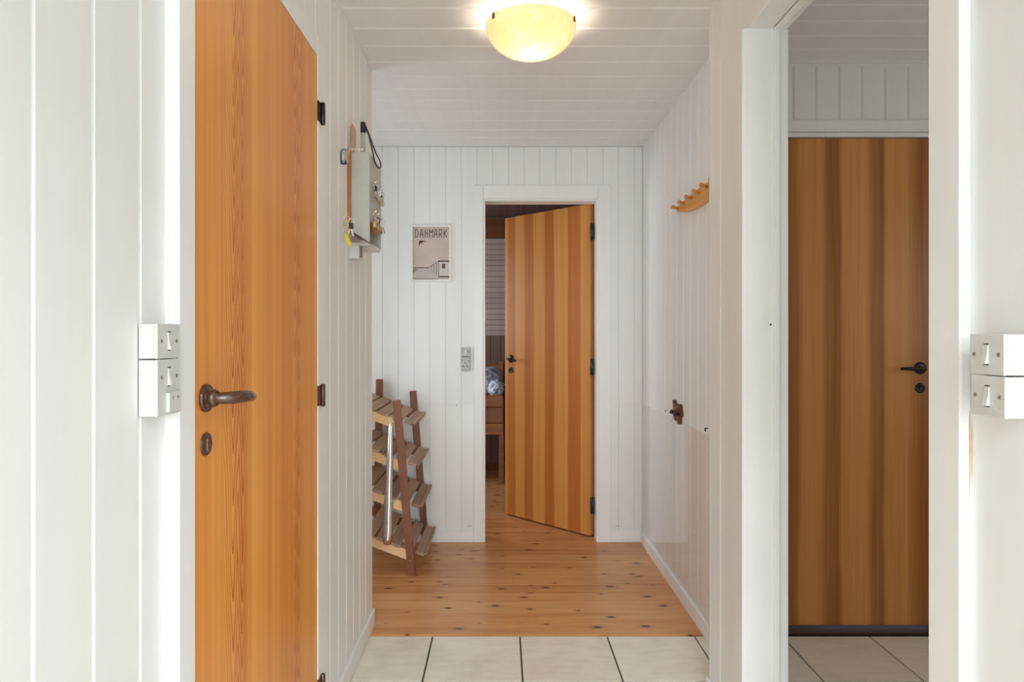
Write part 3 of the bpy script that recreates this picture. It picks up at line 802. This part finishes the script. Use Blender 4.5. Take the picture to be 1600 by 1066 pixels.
# ------------------------------------------------------------------ switches
def rounded_plate(bm, x0, x1, y0, y1, z0, z1, bev=0.004): box(bm, x0, x1, y0, y1, z0, z1, bev, 2)
def wall_switch(name, wx, sgn, y0, y1, z0, z1, d, label, sock=False, group=None, rz=None):
    """surface switch on a side wall at x = wx, protruding along sgn"""
    def bx(a, b_): return (wx + sgn * a, wx + sgn * b_) if sgn > 0 else (wx - b_, wx - a)
    zc = (z0 + z1) / 2 if rz is None else rz
    yc = (y0 + y1) / 2
    t = tag(empty(name, (wx, yc, z0)), label, 'switch', group)
    e = bx(0, d - 0.005)
    bxo('back_box', e[0], e[1], y0 + 0.001, y1 - 0.001, z0 + 0.0005, z1 - 0.0005, PLASTIC, t, 0.0015)
    e = bx(d - 0.005, d)
    fp = BM(); rounded_plate(fp, e[0], e[1], y0, y1, z0, z1, 0.0018)
    fp = link('face_plate', fp, PLASTIC, t)
    # rocker: wedge, top pressed in
    h = 0.0135; wd = 0.0042
    rb = BM()
    prof = [(0.0, -h), (0.0, h), (0.0012, h), (0.0022, 0.0), (0.0055, -h)]
    prism(rb, prof, (wx + sgn * d, yc - wd, zc), (sgn, 0, 0), (0, 0, 1), (0, 1, 0), 2 * wd)
    link('rocker', rb, PLASTIC, t)
    for s in (-1, 1):
        e = bx(d - 0.0005, d + 0.0004)
        bxo('rocker_slot', e[0], e[1], yc - wd - 0.0005, yc + wd + 0.0005, zc + s * (h + 0.001) - 0.0009, zc + s * (h + 0.001) + 0.0009, DARK_SLOT, fp)
        sb = BM(); lathe(sb, [(0, 0.0012), (0.0026, 0.0012), (0.0034, 0.0)], (wx + sgn * (d - 0.0003), yc + s * 0.0235, zc), (sgn, 0, 0), 14)
        link('screw', sb, SCREW, t, True)
    if sock:
        e = bx(d, d + 0.006)
        so = bxo('socket', e[0], e[1], yc - 0.012, y1 - 0.008, z0 + 0.004, z0 + 0.035, PLASTIC, t, 0.0015)
        for q in (-0.0065, 0.0095):
            sb = BM(); lathe(sb, [(0, 0.0006), (0.0021, 0.0006), (0.0021, 0.0)], (wx + sgn * (d + 0.006), yc + 0.007 + q, z0 + 0.027), (sgn, 0, 0), 12)
            link('socket_hole', sb, SCREW, so)
    return t
wall_switch('light_switch', XL, 1, 1.0125, 1.085, 1.2095, 1.264, 0.030, 'white surface light switch beside the orange door, upper of two')
wall_switch('light_switch', XL, 1, 1.0125, 1.085, 1.121, 1.2085, 0.030, 'tall white switch with small socket below beside the orange door', True, None, 1.181)
wall_switch('light_switch', XRN, -1, 0.909, 0.976, 1.190, 1.248, 0.036, 'white surface light switch on the right wall, upper of two')
wall_switch('light_switch', XRN, -1, 0.907, 0.974, 1.131, 1.189, 0.036, 'white surface light switch on the right wall, lower of two')
# combined switch and socket on the far wall
fs = tag(empty('wall_socket', (-0.2115, YF, 1.035)), 'small switch and socket left of the far door', 'socket')
bxo('switch_module', -0.238, -0.185, YF - 0.030, YF, 1.118, 1.173, PLASTIC_SHADED, fs, 0.003)
so = bxo('socket_module', -0.238, -0.185, YF - 0.030, YF, 1.035, 1.1165, PLASTIC_SHADED, fs, 0.003)
bxo('rocker', -0.217, -0.207, YF - 0.034, YF - 0.030, 1.128, 1.158, PLASTIC, fs, 0.001)
for x, z in ((-0.2325, 1.146), (-0.1945, 1.146), (-0.2325, 1.093), (-0.1935, 1.093), (-0.2135, 1.081), (-0.2235, 1.061), (-0.2035, 1.061)):
    bm = BM(); lathe(bm, [(0, 0.001), (0.0032, 0.001), (0.0032, 0)], (x, YF - 0.030, z), (0, -1, 0), 12)
    link('screw' if z > 1.07 else 'socket_hole', bm, DARK_SLOT, fs if z > 1.12 else so)

# ------------------------------------------------------------------ poster
pz0, pz1, px0, px1 = 1.569, 1.907, -0.540, -0.299
ps = tag(empty('poster', ((px0 + px1) / 2, YF, pz0)), 'white-framed print of beach huts lettered DANMARK on the end wall', 'poster')
fw = 0.012; yf0 = YF - 0.018
FRM = plain('white_frame_lacquer', (0.82, 0.82, 0.80), 0.35)
bxo('frame_rail', px0, px1, yf0, YF, pz0, pz0 + fw, FRM, ps, 0.002)
bxo('frame_rail', px0, px1, yf0, YF, pz1 - fw, pz1, FRM, ps, 0.002)
bxo('frame_rail', px0, px0 + fw, yf0, YF, pz0 + fw, pz1 - fw, FRM, ps, 0.002)
bxo('frame_rail', px1 - fw, px1, yf0, YF, pz0 + fw, pz1 - fw, FRM, ps, 0.002)
PAP = plain('print_sky', lin(202, 187, 181), 0.8, var=0.06, scale=8)
pr = bxo('print', px0 + fw, px1 - fw, YF - 0.009, YF - 0.002, pz0 + fw, pz1 - fw, PAP, ps)
PU, PV0 = px0 + fw, pz0 + fw; PWD, PHT = px1 - px0 - 2 * fw, pz1 - pz0 - 2 * fw
def flat(name, polys, m, lift):
    bm = BM()
    for p in polys: prism(bm, [(a * PWD, b_ * PHT) for a, b_ in p], (PU, YF - 0.009 - lift, PV0), (1, 0, 0), (0, 0, 1), (0, 1, 0), lift)
    return link(name, bm, m, pr)
def rect(a, b_, c, d): return [(a, b_), (c, b_), (c, d), (a, d)]
def stroke(a, b_, wd):
    (x0, y0), (x1, y1) = a, b_
    dx, dy = (x1 - x0) * PWD, (y1 - y0) * PHT; L = math.hypot(dx, dy); nx, ny = -dy / L * wd / 2 / PWD, dx / L * wd / 2 / PHT
    return [(x0 + nx, y0 + ny), (x0 - nx, y0 - ny), (x1 - nx, y1 - ny), (x1 + nx, y1 + ny)]
INK = plain('print_dark_brown', lin(84, 66, 58), 0.8); WHT = plain('print_white', lin(206, 202, 198), 0.8, var=0.03)
GRY = plain('print_grey', lin(136, 130, 126), 0.8); PALE = plain('print_pale_sand', lin(190, 184, 178), 0.8, var=0.04)
flat('print_sand', [rect(0.0, 0.02, 1.0, 0.215)], PALE, 0.0002)
flat('print_dune', [[(0, 0.12), (0.14, 0.19), (0, 0.20)]], GRY, 0.0005)
hut = []
flat('print_hut_walls', [[(0.42, 0.22), (0.70, 0.335), (0.70, 0.07)], rect(0.73, 0.06, 1.0, 0.33)], WHT, 0.0006)
flat('print_hut_lines', [rect(0.0, 0.215, 0.43, 0.23), stroke((0.43, 0.222), (0.70, 0.345), 0.003), rect(0.69, 0.335, 1.0, 0.36), stroke((0.44, 0.215), (0.70, 0.07), 0.0015),
     rect(0.50, 0.185, 0.515, 0.25), rect(0.565, 0.15, 0.585, 0.28), rect(0.635, 0.11, 0.655, 0.31), rect(0.73, 0.04, 1.0, 0.065), rect(0.70, 0.03, 0.715, 0.34), rect(0, 0.0, 0.7, 0.012)], INK, 0.0009)
flat('print_hut_door', [rect(0.80, 0.21, 0.89, 0.30)], plain('print_door_brown', lin(100, 84, 76), 0.8), 0.0009)
flat('print_bird', [[(0.15, 0.615), (0.17, 0.735), (0.20, 0.745), (0.37, 0.73), (0.26, 0.71), (0.24, 0.685), (0.20, 0.69)]], plain('print_bird_brown', lin(92, 56, 40), 0.8), 0.0006)
# lettering: tall narrow letters with low-waisted bars
S_ = 0.0042; L0, L1 = 0.80, 0.955; lw = 0.098
ls = []
def gx(i): return 0.055 + i * 0.131
def V(i, fx_, a=0.0, b_=1.0): ls.append(stroke((gx(i) + fx_ * lw, L0 + a * (L1 - L0)), (gx(i) + fx_ * lw, L0 + b_ * (L1 - L0)), S_))
def D(i, x0, y0, x1, y1, s=S_): ls.append(stroke((gx(i) + x0 * lw, L0 + y0 * (L1 - L0)), (gx(i) + x1 * lw, L0 + y1 * (L1 - L0)), s))
V(0, 0.1); D(0, 0.0, 0.98, 0.55, 0.98); D(0, 0.5, 1.0, 0.92, 0.55); D(0, 0.92, 0.6, 0.75, 0.1); D(0, 0.8, 0.1, 0.0, 0.02)
for i in (1, 4): D(i, 0.05, 0, 0.35, 1.0); D(i, 0.95, 0, 0.65, 1.0); D(i, 0.3, 0.98, 0.72, 0.98); D(i, 0.15, 0.38, 0.85, 0.38)
V(2, 0.15); V(2, 0.85); D(2, 0.15, 0.78, 0.85, 0.40, 0.003)
V(3, 0.08); V(3, 0.98); D(3, 0.08, 0.98, 0.53, 0.55); D(3, 0.98, 0.98, 0.53, 0.55)
V(5, 0.1); D(5, 0.1, 0.98, 0.8, 0.98); D(5, 0.8, 1.0, 0.85, 0.5); D(5, 0.85, 0.5, 0.1, 0.42); D(5, 0.4, 0.42, 0.95, 0.0)
V(6, 0.15); D(6, 0.15, 0.42, 0.9, 1.0); D(6, 0.35, 0.52, 0.98, 0.0)
flat('lettering', ls, INK, 0.0007)

# ------------------------------------------------------------------ wooden shelf stand (tilted slatted shelves)
def bar(bm, a, b_, wu, wv, uvec):
    """square bar from a to b; wu along uvec, wv across"""
    a, b_ = Vector(a), Vector(b_); t = (b_ - a).normalized()
    u = Vector(uvec); u = (u - t * u.dot(t)).normalized(); v = t.cross(u)
    vs = []
    for p in (a, b_):
        for su, sv in ((-1, -1), (1, -1), (1, 1), (-1, 1)):
            vs.append(bm.verts.new(p + u * su * wu / 2 + v * sv * wv / 2))
    for f in ((3, 2, 1, 0), (4, 5, 6, 7), (0, 1, 5, 4), (1, 2, 6, 5), (2, 3, 7, 6), (3, 0, 4, 7)): bm.faces.new([vs[i] for i in f])
ss = tag(empty('shelf_stand', (-0.60, 3.71, 0.0035)), 'brown wooden stand with four tilted slatted shelves in the hall recess', 'shelf stand')
YN, YK = 3.446, 3.955          # near and far side of the stand
def leg(a, b_, wu=0.040, wv=0.024):
    bm = BM(); bar(bm, a, b_, wu, wv, (1, 0, 0))
    es = [e for e in bm.edges]; bmesh.ops.bevel(bm, geom=es, offset=0.003, segments=2, affect='EDGES')
    return link('leg', bm, RACK_LEG, ss)
zf = 0.0035
# leaning front legs (near and far), upright rear legs
leg((-0.462, YN, zf), (-0.541, YN, 0.910))
leg((-0.449, YK, zf), (-0.524, YK, 0.915))
leg((-0.755, YN, zf), (-0.735, YN, 1.0))
leg((-0.738, YK, zf), (-0.722, YK, 0.985))
def front_x(z, y): return -0.462 + (-0.541 + 0.462) * z / 0.91 + (y - YN) / (YK - YN) * 0.015
tilt = math.tan(R(21))
tiers = (0.775, 0.56, 0.345, 0.095)     # height of the rail centre at the front leg, near side
for zi, z in enumerate(tiers):
    x1 = front_x(z, YN) + 0.004; x0 = -0.775
    for yy in (YN + 0.022, YK - 0.022):
        bm = BM(); bar(bm, (x0, yy, z + (x1 - x0) * tilt), (x1 + (0.004 if yy > 3.6 else 0), yy, z), 0.048, 0.018, (0, 0, 1))
        link('rail', bm, RACK_RAIL if yy < 3.6 else RACK_LEG, ss)
        if yy < 3.6:
            bm = BM(); lathe(bm, [(0, 0.002), (0.0035, 0.002), (0.004, 0)], (front_x(z, YN) , YN - 0.0125, z - 0.012), (0, -1, 0), 10)
            link('screw', bm, SCREW, ss, True)
    # slats run front to back of the view, stepping down with the tilt
    c, s = math.cos(R(21)), math.sin(R(21))
    pos = [-0.235, -0.165, -0.093, -0.022, 0.052]
    wds = [0.058, 0.060, 0.060, 0.056, 0.060]
    for q, (p, wd) in enumerate(zip(pos, wds)):
        cx = x1 + p * c; cz = z - p * s + 0.030
        th = 0.014
        y0_, y1_ = (YN + 0.004 if -0.03 > p or p > 0.03 else YN + 0.014), YK + 0.0
        if p > 0.0: y0_, y1_ = YN + 0.016, YK - 0.014
        bm = BM(); box(bm, -wd / 2, wd / 2, y0_, y1_, -th / 2, th / 2, 0.002)
        bm.transform(Matrix.Translation((cx, 0, cz)) @ Matrix.Rotation(R(21) + random.uniform(-.02, .02), 4, 'Y'))
        if y0_ < YN + 0.01 and p > -0.03: pass
        link('slat', bm, RACK_SLAT, ss)
    bm = BM(); box(bm, 0.018, 0.030, YN + 0.016, YK - 0.014, -0.014, 0.010, 0.002)
    bm.transform(Matrix.Translation((x1 + 0.052 * c, 0, z - 0.052 * s + 0.036)) @ Matrix.Rotation(R(21), 4, 'Y'))
    link('lip', bm, RACK_SLAT, ss)

# ------------------------------------------------------------------ metal shoehorn leaning on the stand
def shoehorn():
    bm = BM(); N = 24; M_ = 8
    a = Vector((-0.563, 3.405, 0.80)); b_ = Vector((-0.578, 3.375, 0.185))
    rows = []
    for i in range(N + 1):
        t = i / N; p = a.lerp(b_, t)
        wd = 0.0105 + 0.0150 * t
        if t > 0.94: wd *= math.sqrt(max(0.0, 1 - ((t - 0.94) / 0.075) ** 2))
        if t < 0.03: wd *= 0.75
        dep = 0.006 + 0.005 * t
        row = []
        for k in range(M_ + 1):
            q = -1 + 2 * k / M_
            row.append(bm.verts.new(p + Vector((q * wd, -dep * (1 - q * q), 0))))
        rows.append(row)
    for r0, r1 in zip(rows, rows[1:]):
        for k in range(M_): bm.faces.new((r0[k], r0[k + 1], r1[k + 1], r1[k]))
    o = link('blade', bm, STEEL, None, True)
    md = o.modifiers.new('thick', 'SOLIDIFY'); md.thickness = 0.0015
    return o
sh = tag(empty('shoehorn', (-0.578, 3.375, 0.185)), 'long polished steel shoehorn hanging against the wooden shelf stand', 'shoehorn')
adopt(shoehorn(), sh)
bm = BM(); closed_tube(bm, [(-0.563 + 0.007 * math.cos(t * PI / 6), 3.404, 0.806 + 0.010 * math.sin(t * PI / 6)) for t in range(12)], 0.002, 8)
link('hanging_loop', bm, STEEL, sh, True)
bm = BM(); tube(bm, [(-0.563, 3.404, 0.812), (-0.553, 3.43, 0.812)], 0.0018, 8)
link('hook', bm, STEEL, sh, True)

# ------------------------------------------------------------------ coat rack on the right wall
cr = tag(empty('coat_rack', (XR, 2.80, 1.80)), 'honey-coloured crescent coat rack with wooden pegs on the right wall', 'coat rack')
bm = BM(); YA, YB = 2.46, 3.14; top, bot = [], []
for k in range(21):
    t = k / 20; yy = YA + (YB - YA) * t; q = 1 - (2 * t - 1) ** 2
    bot.append((yy, 1.826 - 0.036 * q)); top.append((yy, 1.851 + 0.010 * q))
prism(bm, bot + top[::-1], (XR - 0.022, 0, 0), (0, 1, 0), (0, 0, 1), (1, 0, 0), 0.021)
link('backboard', bm, COAT_WOOD, cr)
for k in range(6):
    yy = 3.118 - 0.112 * k; t = (yy - YA) / (YB - YA); q = 1 - (2 * t - 1) ** 2
    zz = 1.840 + 0.002 * q
    bm = BM()
    tube(bm, [(XR - 0.020, yy, zz), (XR - 0.034, yy, zz + 0.003), (XR - 0.044, yy, zz + 0.006), (XR - 0.050, yy, zz + 0.008), (XR - 0.053, yy, zz + 0.009)],
         [0.0065, 0.006, 0.0085, 0.0095, 0.006], 14)
    link('peg', bm, COAT_WOOD, cr, True)

# ------------------------------------------------------------------ carved brown double hook on the right wall
dh = tag(empty('wall_hook', (XR, 3.15, 0.80)), 'small dark brown carved double hook on the right wall above acrylic sheet', 'hook')
bm = BM()
shape = [(-0.062, 0.115), (-0.050, 0.105), (-0.040, 0.090), (-0.022, 0.096), (-0.006, 0.083), (0.006, 0.086), (0.022, 0.098), (0.040, 0.098), (0.052, 0.085), (0.053, 0.06),
         (0.060, 0.045), (0.060, 0.028), (0.050, 0.02), (0.040, 0.03), (0.038, 0.0), (0.034, -0.028), (0.018, -0.03), (0.008, -0.012), (0.004, 0.018), (-0.008, 0.02),
         (-0.014, 0.0), (-0.020, -0.016), (-0.032, -0.012), (-0.050, 0.005), (-0.058, 0.03), (-0.056, 0.06), (-0.060, 0.09)]
shape = [(-a * 1.05, b_ * 0.74) for a, b_ in shape]
prism(bm, shape, (XR - 0.018, 3.165, 0.848), (0, 1, 0), (0, 0, 1), (1, 0, 0), 0.017)
link('plate', bm, BROWN_CARVED, dh)
for dy, dz in ((0.015, 0.032), (-0.05, 0.030)):
    bm = BM(); tube(bm, [(XR - 0.018, 3.165 + dy, 0.848 + dz), (XR - 0.030, 3.165 + dy, 0.848 + dz - 0.003), (XR - 0.038, 3.165 + dy, 0.848 + dz + 0.002), (XR - 0.042, 3.165 + dy, 0.848 + dz + 0.004)], [0.008, 0.008, 0.012, 0.006], 12)
    link('knob', bm, plain('dark_hook_knob', (0.03, 0.012, 0.008), 0.35), dh, True)
bm = BM(); lathe(bm, [(0, 0.001), (0.006, 0.001), (0.006, 0)], (XR - 0.018, 3.185, 0.848 + 0.052), (-1, 0, 0), 12)
link('eyelet', bm, plain('pale_hook_spot', (0.55, 0.42, 0.34), 0.5), dh)
for nm, yy, zz, lab in (('cup_hook', 2.735, 0.863, 'tiny dark cup hook on the right wall near its end'), ('cup_hook', 3.40, 0.862, 'tiny grey cup hook on the right wall beside the carved hook')):
    bm = BM(); tube(bm, smooth_pts([(XR, yy, zz), (XR - 0.008, yy, zz), (XR - 0.013, yy, zz - 0.006), (XR - 0.010, yy, zz - 0.012), (XR - 0.013, yy, zz + 0.002)], 3), 0.0016 if yy > 3 else 0.0024, 8)
    tag(link(nm, bm, SCREW if yy > 3 else DARK_SLOT, None, True), lab, 'hook')

# ------------------------------------------------------------------ key cabinet on the left wall
KY0, KY1 = 2.40, 2.635; KZ0, KZ1 = 1.622, 1.905; KXF = -0.475
kc = tag(empty('key_cabinet', (XL, 2.52, 1.58)), 'white key cabinet with wooden back on the left wall hung with keys', 'cabinet')
CABW = plain('cabinet_white', (0.50, 0.505, 0.47), 0.45, var=0.03)
bxo('back_board', XL, XL + 0.013, KY0 - 0.008, KY1 + 0.005, KZ0, KZ1 + 0.010, BOX_WOOD, kc, 0.0015)
bm = BM(); prism(bm, [(XL + 0.013, KZ0), (KXF, KZ0 - 0.040), (KXF, KZ1), (XL + 0.013, KZ1)], (0, KY0, 0), (1, 0, 0), (0, 0, 1), (0, 1, 0), 0.010)
link('side_panel', bm, CABW, kc)
bm = BM(); prism(bm, [(XL + 0.013, KZ0), (KXF, KZ0 - 0.040), (KXF, KZ1), (XL + 0.013, KZ1)], (0, KY1 - 0.010, 0), (1, 0, 0), (0, 0, 1), (0, 1, 0), 0.010)
link('side_panel', bm, CABW, kc)
bxo('top_panel', XL + 0.013, KXF, KY0 + 0.010, KY1 - 0.010, KZ1 - 0.010, KZ1, CABW, kc)
bxo('front_panel', KXF - 0.009, KXF, KY0 + 0.010, KY1 - 0.010, KZ0 + 0.04, KZ1 - 0.010, CABW, kc)
bm = BM(); pts = [(KY0 + 0.014, KZ0 + 0.033)] + [(KY0 + 0.03 + 0.17 * k / 10, KZ0 + 0.035 - 0.032 * math.sin(PI * k / 10)) for k in range(11)] + [(KY1 - 0.014, KZ0 + 0.033), (KY1 - 0.014, KZ0 + 0.040), (KY0 + 0.014, KZ0 + 0.040)]
prism(bm, pts, (KXF - 0.006, 0, 0), (0, 1, 0), (0, 0, 1), (1, 0, 0), 0.007)
link('wooden_apron', bm, BOX_WOOD, kc)
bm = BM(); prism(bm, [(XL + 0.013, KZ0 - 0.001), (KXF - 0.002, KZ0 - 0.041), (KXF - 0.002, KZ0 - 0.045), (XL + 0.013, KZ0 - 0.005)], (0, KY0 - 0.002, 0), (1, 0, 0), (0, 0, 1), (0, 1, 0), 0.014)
link('bottom_edge', bm, plain('cabinet_dark_edge', (0.10, 0.08, 0.06), 0.6), kc)  # dark strip along the sloping bottom edge
FROST = plain('frosted_tray_plastic', (0.60, 0.61, 0.58), 0.3, var=0.05)
bxo('tray', XL + 0.001, KXF - 0.002, KY0 + 0.012, KY1 - 0.012, KZ0 - 0.050, KZ0 - 0.042, FROST, kc, 0.001)
for yy in range(4):
    for zz in (KZ1 - 0.10, KZ0 + 0.075):
        bm = BM(); y_ = KY0 + 0.04 + 0.052 * yy
        tube(bm, smooth_pts([(KXF, y_, zz), (KXF + 0.010, y_, zz - 0.001), (KXF + 0.016, y_, zz + 0.003), (KXF + 0.017, y_, zz + 0.009)], 3), 0.0015, 8)
        link('hook', bm, STEEL, kc, True)
# clear holder on top of the cabinet with its contents
hl = tag(empty('pen_holder', (-0.52, 2.42, KZ1)), 'clear plastic pen holder standing on top of the key cabinet', 'holder')
bxo('holder_front', -0.547, -0.492, 2.402, 2.4045, KZ1 + 0.0005, KZ1 + 0.075, ACRYLIC, hl)
bxo('holder_back', -0.547, -0.492, 2.4455, 2.448, KZ1 + 0.0005, KZ1 + 0.075, ACRYLIC, hl)
bxo('holder_base', -0.547, -0.492, 2.4047, 2.4453, KZ1 + 0.0005, KZ1 + 0.004, FROST, hl)
for k in range(4):
    bm = BM(); lathe(bm, [(0, 0.0012), (0.0045, 0.0012), (0.0055, 0)], (-0.5385 + 0.012 * k, 2.402, KZ1 + 0.012), (0, -1, 0), 14)
    link('stud', bm, plain('pale_stud', (0.7, 0.66, 0.56), 0.4), hl, True)
kn = tag(empty('letter_opener', (-0.535, 2.425, KZ1)), 'wooden letter opener with pinkish rounded tip standing in the pen holder', 'letter opener')
bm = BM(); prism(bm, [(0, 0), (0.016, 0), (0.018, 0.075), (0.014, 0.09), (0.006, 0.106), (0.002, 0.108), (0, 0.10)], (-0.546, 2.42, KZ1 + 0.005), (1, 0, 0), (0, 0, 1), (0, 1, 0), 0.005)
link('blade', bm, plain('pinkish_wood', lin(190, 150, 132), 0.5, var=0.1), kn)
bxo('spine', -0.5475, -0.5462, 2.4185, 2.4265, KZ1 + 0.005, KZ1 + 0.10, BOX_WOOD, kn)
mk = tag(empty('marker', (-0.503, 2.425, KZ1)), 'grey marker with dark brown cap standing in the pen holder', 'marker')
bm = BM(); tube(bm, [(-0.503, 2.425, KZ1 + 0.005), (-0.503, 2.425, KZ1 + 0.078)], 0.0085, 16)
link('barrel', bm, plain('grey_barrel', (0.42, 0.42, 0.40), 0.4), mk, True)
bm = BM(); tube(bm, [(-0.503, 2.425, KZ1 + 0.0785), (-0.503, 2.425, KZ1 + 0.114), (-0.503, 2.425, KZ1 + 0.117)], [0.0098, 0.0098, 0.008], 16)
link('cap', bm, plain('dark_brown_cap', (0.022, 0.008, 0.010), 0.35), mk, True)
def px(x, y, Y): return ((x - VX) / F * Y, Y, CH - (y - VY) / F * Y)
bm = BM(); A = [px(572, 199, 2.47), px(577, 215, 2.47), px(582, 236, 2.47), px(586, 254, 2.47), px(591, 262, 2.47), px(595, 260, 2.475), px(593, 250, 2.48), px(588, 241, 2.48), px(583, 228, 2.485), px(578, 214, 2.485), px(574, 203, 2.485)]
tube(bm, smooth_pts(A, 4), 0.0026, 8)
lc = link('wrist_strap', bm, BLACK_PLASTIC, None, True); tag(lc, 'black cord wrist strap looped down from the key cabinet top', 'strap')
bm = BM(); tube(bm, [px(571, 197, 2.47), px(574, 207, 2.475)], [0.004, 0.003], 8); link('cord_end', bm, BLACK_PLASTIC, lc, True)
bm = BM(); tube(bm, smooth_pts([px(580, 246, 2.45), px(577.5, 256, 2.45), px(579, 262, 2.45), px(583, 262, 2.455), px(584.5, 256, 2.455), px(582, 248, 2.455)], 4), 0.0012, 6)
tag(link('pink_loop', bm, plain('pink_cord', (0.5, 0.32, 0.3), 0.7), None, True), 'thin pink string loop hanging on the key cabinet front', 'string')

def key_bunch(pos, n, label, group, fob=None, fob_mat=None, yaw=0.0, scale=1.0):
    """ring with n keys hanging; keys lie in the local x-z plane"""
    t = tag(empty('key_bunch', pos), label, 'keys', group)
    Mx = Matrix.Translation(pos) @ Matrix.Rotation(yaw, 4, 'Z') @ Matrix.Scale(scale, 4)
    def put(nm, bm, m, sm=False):
        bm.transform(Mx); return link(nm, bm, m, t, sm)
    bm = BM(); closed_tube(bm, [(0.010 * math.cos(k * PI / 8), 0, -0.009 + 0.010 * math.sin(k * PI / 8)) for k in range(16)], 0.0011, 6); put('ring', bm, STEEL, True)
    for i in range(n):
        a = R(-26 + 52 * (i + 0.5) / n + random.uniform(-6, 6)); Mk = Matrix.Translation((0.004 * (i - n / 2), 0.0022 * (i - n / 2), -0.017)) @ Matrix.Rotation(a, 4, 'Y')
        bm = BM()
        bow = [(0.0085 * math.cos(k * PI / 6), 0.0085 * math.sin(k * PI / 6) - 0.0085) for k in range(12)]
        prism(bm, bow, (0, -0.0009, 0), (1, 0, 0), (0, 0, 1), (0, 1, 0), 0.0018)
        bl_ = [(-0.003, -0.0155), (0.003, -0.0155), (0.003, -0.022), (0.0045, -0.024), (0.003, -0.026), (0.0045, -0.029), (0.003, -0.032), (0.003, -0.040), (0, -0.043), (-0.003, -0.040)]
        prism(bm, bl_[::-1], (0, -0.0008, 0), (1, 0, 0), (0, 0, 1), (0, 1, 0), 0.0016)
        bm.transform(Mk); put('key', bm, STEEL if i % 2 == 0 else plain('brass_key', (0.45, 0.34, 0.16), 0.3, 0.9))
    if fob == 'tag':
        bm = BM(); outer = [(-0.009, -0.058), (0.009, -0.058), (0.0095, -0.02), (0.004, -0.010), (-0.004, -0.010), (-0.0095, -0.02)]
        pts = [(p[0] - 0.012, p[1]) for p in outer]
        closed_tube(bm, [(p[0], 0.004, p[1]) for p in pts], 0.0026, 8)
        box(bm, -0.021, -0.003, 0.002, 0.006, -0.061, -0.047, 0.001); put('fob', bm, fob_mat)
    elif fob == 'strap':
        bm = BM(); tube(bm, smooth_pts([(0, 0.004, -0.012), (-0.004, 0.005, -0.035), (-0.002, 0.005, -0.06), (0.006, 0.004, -0.084), (0.013, 0.003, -0.098)], 4), 0.0068, 10, flat=((0, 1, 0), 0.35)); put('strap', bm, fob_mat, True)
    elif fob == 'block':
        bm = BM(); box(bm, -0.007, 0.007, -0.005, 0.002, -0.034, -0.014, 0.0015); put('fob', bm, fob_mat)
    elif fob == 'disc':
        bm = BM(); lathe(bm, [(0, 0.002), (0.011, 0.002), (0.012, 0), (0.011, -0.002), (0, -0.002)], (0.005, -0.004, -0.030), (0, 1, 0), 18); put('fob', bm, fob_mat)
    return t
BLUE = plain('dark_blue_plastic', (0.02, 0.035, 0.09), 0.35); YEL = plain('yellow_webbing', (0.75, 0.56, 0.04), 0.7, var=0.2, scale=300)
CLR = plain('clear_white_tag', (0.75, 0.75, 0.72), 0.25)
def wall_hook(x, y, z):
    bm = BM(); tube(bm, smooth_pts([(XL, y + 0.15, z + 0.010), (XL + 0.010, y + 0.13, z + 0.014), (XL + 0.026, y + 0.07, z + 0.010), (XL + 0.040, y + 0.02, z), (XL + 0.046, y - 0.004, z), (XL + 0.047, y - 0.010, z + 0.008)], 3), 0.0013, 8)
    return link('key_hook', bm, STEEL, None, True)
p1 = px(541, 228, 2.2); p2 = px(541, 338, 2.2)
tag(wall_hook(0, 2.2, p1[2] + 0.002), 'small bent wire hook on the left wall holding the blue-tagged keys', 'hook')
tag(wall_hook(0, 2.2, p2[2] + 0.002), 'small bent wire hook on the left wall holding the yellow-strap keys', 'hook')
key_bunch((XL + 0.044, 2.2, p1[2]), 3, 'keys with open dark blue fob hanging left of the key cabinet', None, 'tag', BLUE)
key_bunch((XL + 0.042, 2.2, p2[2]), 3, 'keys with yellow strap hanging left of the key cabinet bottom', None, 'strap', YEL)
key_bunch((XL + 0.060, 2.19, p2[2] - 0.010), 2, 'keys with small black fob beside the yellow strap', None, 'block', BLACK_PLASTIC)
G = 'key bunches on the key cabinet front'
rows = [(0, KZ1 - 0.10, 3, 'block', BLACK_PLASTIC, 'nearest keys with black fob on the upper hooks of the cabinet'),
        (1, KZ1 - 0.10, 3, 'disc', CLR, 'keys with round pale tag second along the upper cabinet hooks'),
        (2, KZ1 - 0.10, 2, 'block', BLACK_PLASTIC, 'keys with black fob third along the upper cabinet hooks'),
        (3, KZ1 - 0.10, 3, None, None, 'keys without fob at the far end of the upper cabinet hooks'),
        (0, KZ0 + 0.075, 3, None, None, 'nearest bare keys on the lower hooks of the cabinet'),
        (1, KZ0 + 0.075, 4, 'block', BLACK_PLASTIC, 'keys with black fob second along the lower cabinet hooks'),
        (2, KZ0 + 0.075, 3, 'disc', CLR, 'keys with round pale tag third along the lower cabinet hooks'),
        (3, KZ0 + 0.075, 3, None, None, 'bare keys at the far end of the lower cabinet hooks')]
for i, z, n, fb, fm, lab in rows:
    key_bunch((KXF + 0.013, KY0 + 0.04 + 0.052 * i, z + 0.002), n, lab, G, fb, fm, R(60), 1.0)

# ------------------------------------------------------------------ small white box below the key cabinet
wb = tag(empty('junction_box', (XL, 2.46, 1.52)), 'small white plastic wall box with grey slot under the key cabinet', 'wall box')
q0 = px(547, 378, 2.42)[2]; q1 = px(547, 404, 2.42)[2]
bxo('housing', XL, XL + 0.036, 2.425, 2.49, q1, q0, PLASTIC, wb, 0.003, 2)
bxo('slot', XL + 0.0355, XL + 0.038, 2.437, 2.472, q1 + 0.008, q0 - 0.008, plain('grey_green_slot', (0.20, 0.22, 0.19), 0.5), wb)
